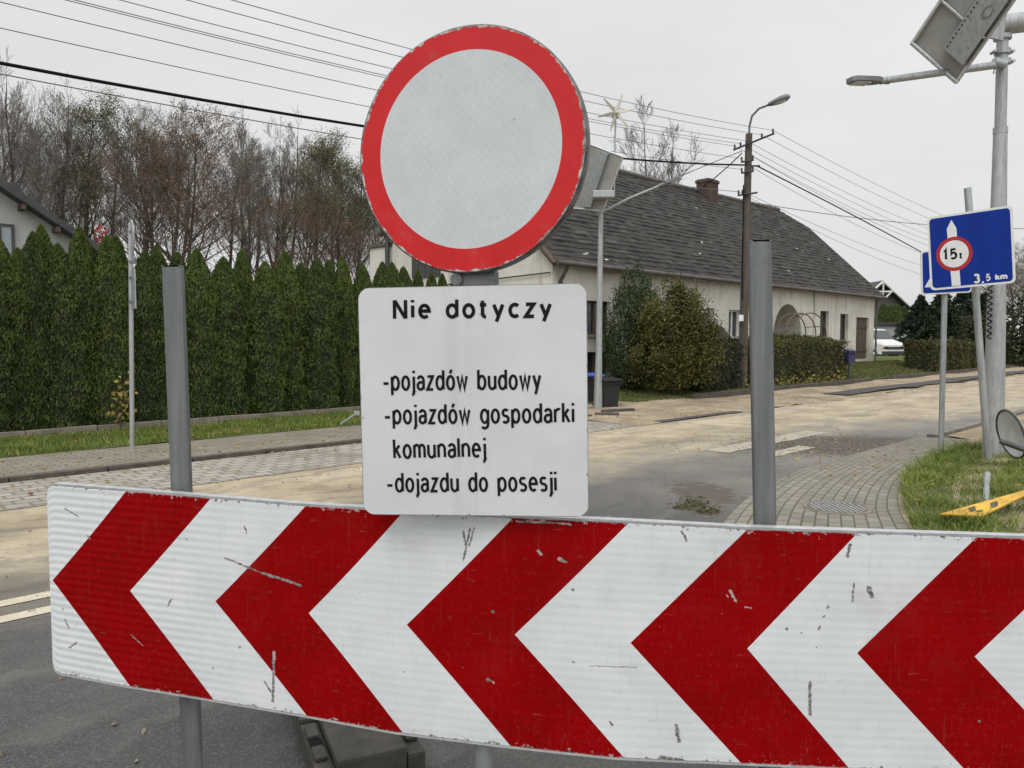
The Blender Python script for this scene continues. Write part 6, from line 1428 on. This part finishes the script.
m = MB(); m.lathe([(RS * .985, 0.0), (RS * .997, -.003), (RS, -.010), (RS, -.030), (RS * .97, -.034), (RS * .95, -.024), (.001, -.024)], I4, 96); m.build('rim', M_rim if 'M_rim' in globals() else simple('worn_rim', (.13, .125, .12), .55, .5, .6, 30), rsn, False)
# clamps between sign and plate
m = MB(); m.box(at(476, 279, 2.05), (.115, .05, .045), Matrix.Rotation(-yaw * .5, 3, 'Z'), bev=.006); m.tube([at(456, 279, 2.02), at(458, 279, 2.06)], .016, 10); m.box(at(493, 278, 2.03), (.02, .03, .012)); cl = m.build('clamp', M_galv_dark, None); 
tag(cl, 'dark steel clamp on the post between round sign and white plate', 'clamp')
# white text plate
DP = 2.0
c4 = [at(363.5, 514.5, DP + .035), at(589, 517, DP - .03), at(586.5, 283, DP - .03), at(357.5, 288, DP + .035)]
ex = ((c4[1] - c4[0]) + (c4[2] - c4[3])) / 2; ey = ((c4[3] - c4[0]) + (c4[2] - c4[1])) / 2; cc = sum(c4, Vector()) / 4; PW, PH = ex.length, ey.length
exn = ex.normalized(); eyn = (ey - exn * ey.dot(exn)).normalized(); MPc = frame(cc - exn * PW / 2 - eyn * PH / 2, exn, eyn)
tpl = empty('text_plate', cc, 'white plate with black Polish lettering below the round sign', 'road sign', M=MPc)
def plate_mat():
    t = NT('plate_white'); o = t.tc('Object'); p = t.sep(o); n = t.noise(o, 4, 6, .6); c = t.mix(t.step(n, .3, .7), (.515, .525, .53), (.575, .58, .585))
    st = t.noise(t.map(o, (1, .07, 1)), 14, 4); mid = t.step(t.math('ABSOLUTE', t.math('SUBTRACT', p[0], PW * .47)), .10, .02); c = t.mix(t.math('MULTIPLY', t.math('MULTIPLY', t.step(st, .42, .65), mid), .4), c, (.40, .395, .385))
    c = t.mix(t.math('MULTIPLY', t.step(st, .55, .75), .18), c, (.45, .44, .42))
    jit = t.mix(.01, o, t.noise(o, 60, 3, .7, col=True)); v = t.vor(jit, 13); vc = t.vor(jit, 13, out='Color'); s_ = t.n('SeparateColor'); t.set(s_.inputs[0], vc); ch = t.math('MULTIPLY', t.step(v, .09, .06), t.step(s_.outputs[0], .9, .91)); c = t.mix(ch, c, (.38, .37, .36))
    ed = t.math('MINIMUM', t.math('MINIMUM', p[0], t.math('SUBTRACT', PW, p[0])), t.math('MINIMUM', p[1], t.math('SUBTRACT', PH, p[1]))); q = t.noise(o, 30, 5, .7); e_ = t.step(t.math('SUBTRACT', ed, t.math('MULTIPLY', t.step(q, .56, .72), .008)), .0022, .001); c = t.mix(e_, c, (.2, .19, .18))
    t.bump(t.math('ADD', t.noise(o, 6, 3), t.math('MULTIPLY', s_.outputs[0], 0.0)), .12, .02); return t.fin(c, .40, 0, .45)
m = MB(); m.prism(rrect(PW, PH, .034, 8), .012, MPc @ Matrix.Translation((0, 0, -.012)), 0, 1); m.build('plate', [plate_mat(), M_alu], tpl)
MPi = MPc.inverted()
def pp(px, py):
    r = ray(px, py); n_ = (MPc.to_3x3() @ Vector((0, 0, 1))); t_ = (MPc.to_translation() - Vector((0, 0, EYE))).dot(n_) / r.dot(n_); q = MPi @ (Vector((0, 0, EYE)) + r * t_); return q.x, q.y
PXM = PW / 228.0
def line(text, xa, xb, ybase_a, ybase_b, xh, wd, gap=.40):
    (x0, y0), (x1, y1) = pp(xa, ybase_a), pp(xb, ybase_b); an = math.atan2(y1 - y0, x1 - x0); Mt = MPc @ Matrix.Translation((x0, y0, 0)) @ Matrix.Rotation(an, 4, 'Z'); m = MB()
    lettering(m, text, Mt, 0, math.hypot(x1 - x0, y1 - y0), 0, xh * PXM, wd * PXM, .0012, gap); m.build('lettering', M_black, tpl)
line('Nie dotyczy', 393, 552, 319.2, 317.8, 15.2, 3.5, .55)
line('-pojazdów budowy', 383.5, 541.5, 391.0, 389.8, 15.6, 2.65, .42); line('-pojazdów gospodarki', 385, 574.5, 424.6, 423.2, 15.4, 2.65, .42); line('komunalnej', 393.5, 486.5, 459.2, 457.6, 15.4, 2.65, .42); line('-dojazdu do posesji', 387.5, 557, 492.6, 491.6, 15.4, 2.65, .42)

# recycled rubber sign foot on the road under the board
M_rubber = simple('recycled_rubber', (.048, .044, .036), .85, 0, .35, 9, 70, .5, bdist=.006)
fpos = Vector((-.645, 2.96, 0)); ft = empty('rubber_foot', fpos, 'grey brown rubber sign foot lying on the asphalt under the board', 'sign foot', R(24))
def slab():
    bm = bmesh.new(); W_, L_, Hh = .45, .80, .11
    m = MB(); z = Hh
    tiles = [(-.225, -.145, -.40, -.02, .085), (-.145, .145, -.40, -.02, .115), (.145, .225, -.40, -.02, .085), (-.225, .225, -.02, .05, .10), (-.225, -.15, .05, .40, .10), (-.15, .15, .05, .40, .115), (.15, .225, .05, .40, .10)]
    for x0, x1, y0, y1, h in tiles: m.box(((x0 + x1) / 2, (y0 + y1) / 2, h / 2), (x1 - x0 - .003, y1 - y0 - .003, h), bev=.012)
    for x in (-.19, .19):
        for y in (-.28, -.12, .22): m.box((x, y, .095), (.05, .085, .014), bev=.004)
    m.build('body', M_rubber, ft, False)
    for x in (-.186, .186):
        for y in (-.2, .14, .3): m = MB(); m.box((x, y, .0895 if y < 0 else .103), (.055, .06, .006), bev=.002); m.build('socket', M_black, ft, False)
    m = MB(); m.box((-.05, .02, .106), (.07, .05, .02), bev=.006); m.build('lug', M_rubber, ft, False)
slab()
ft.scale = (.86, 1, 1)
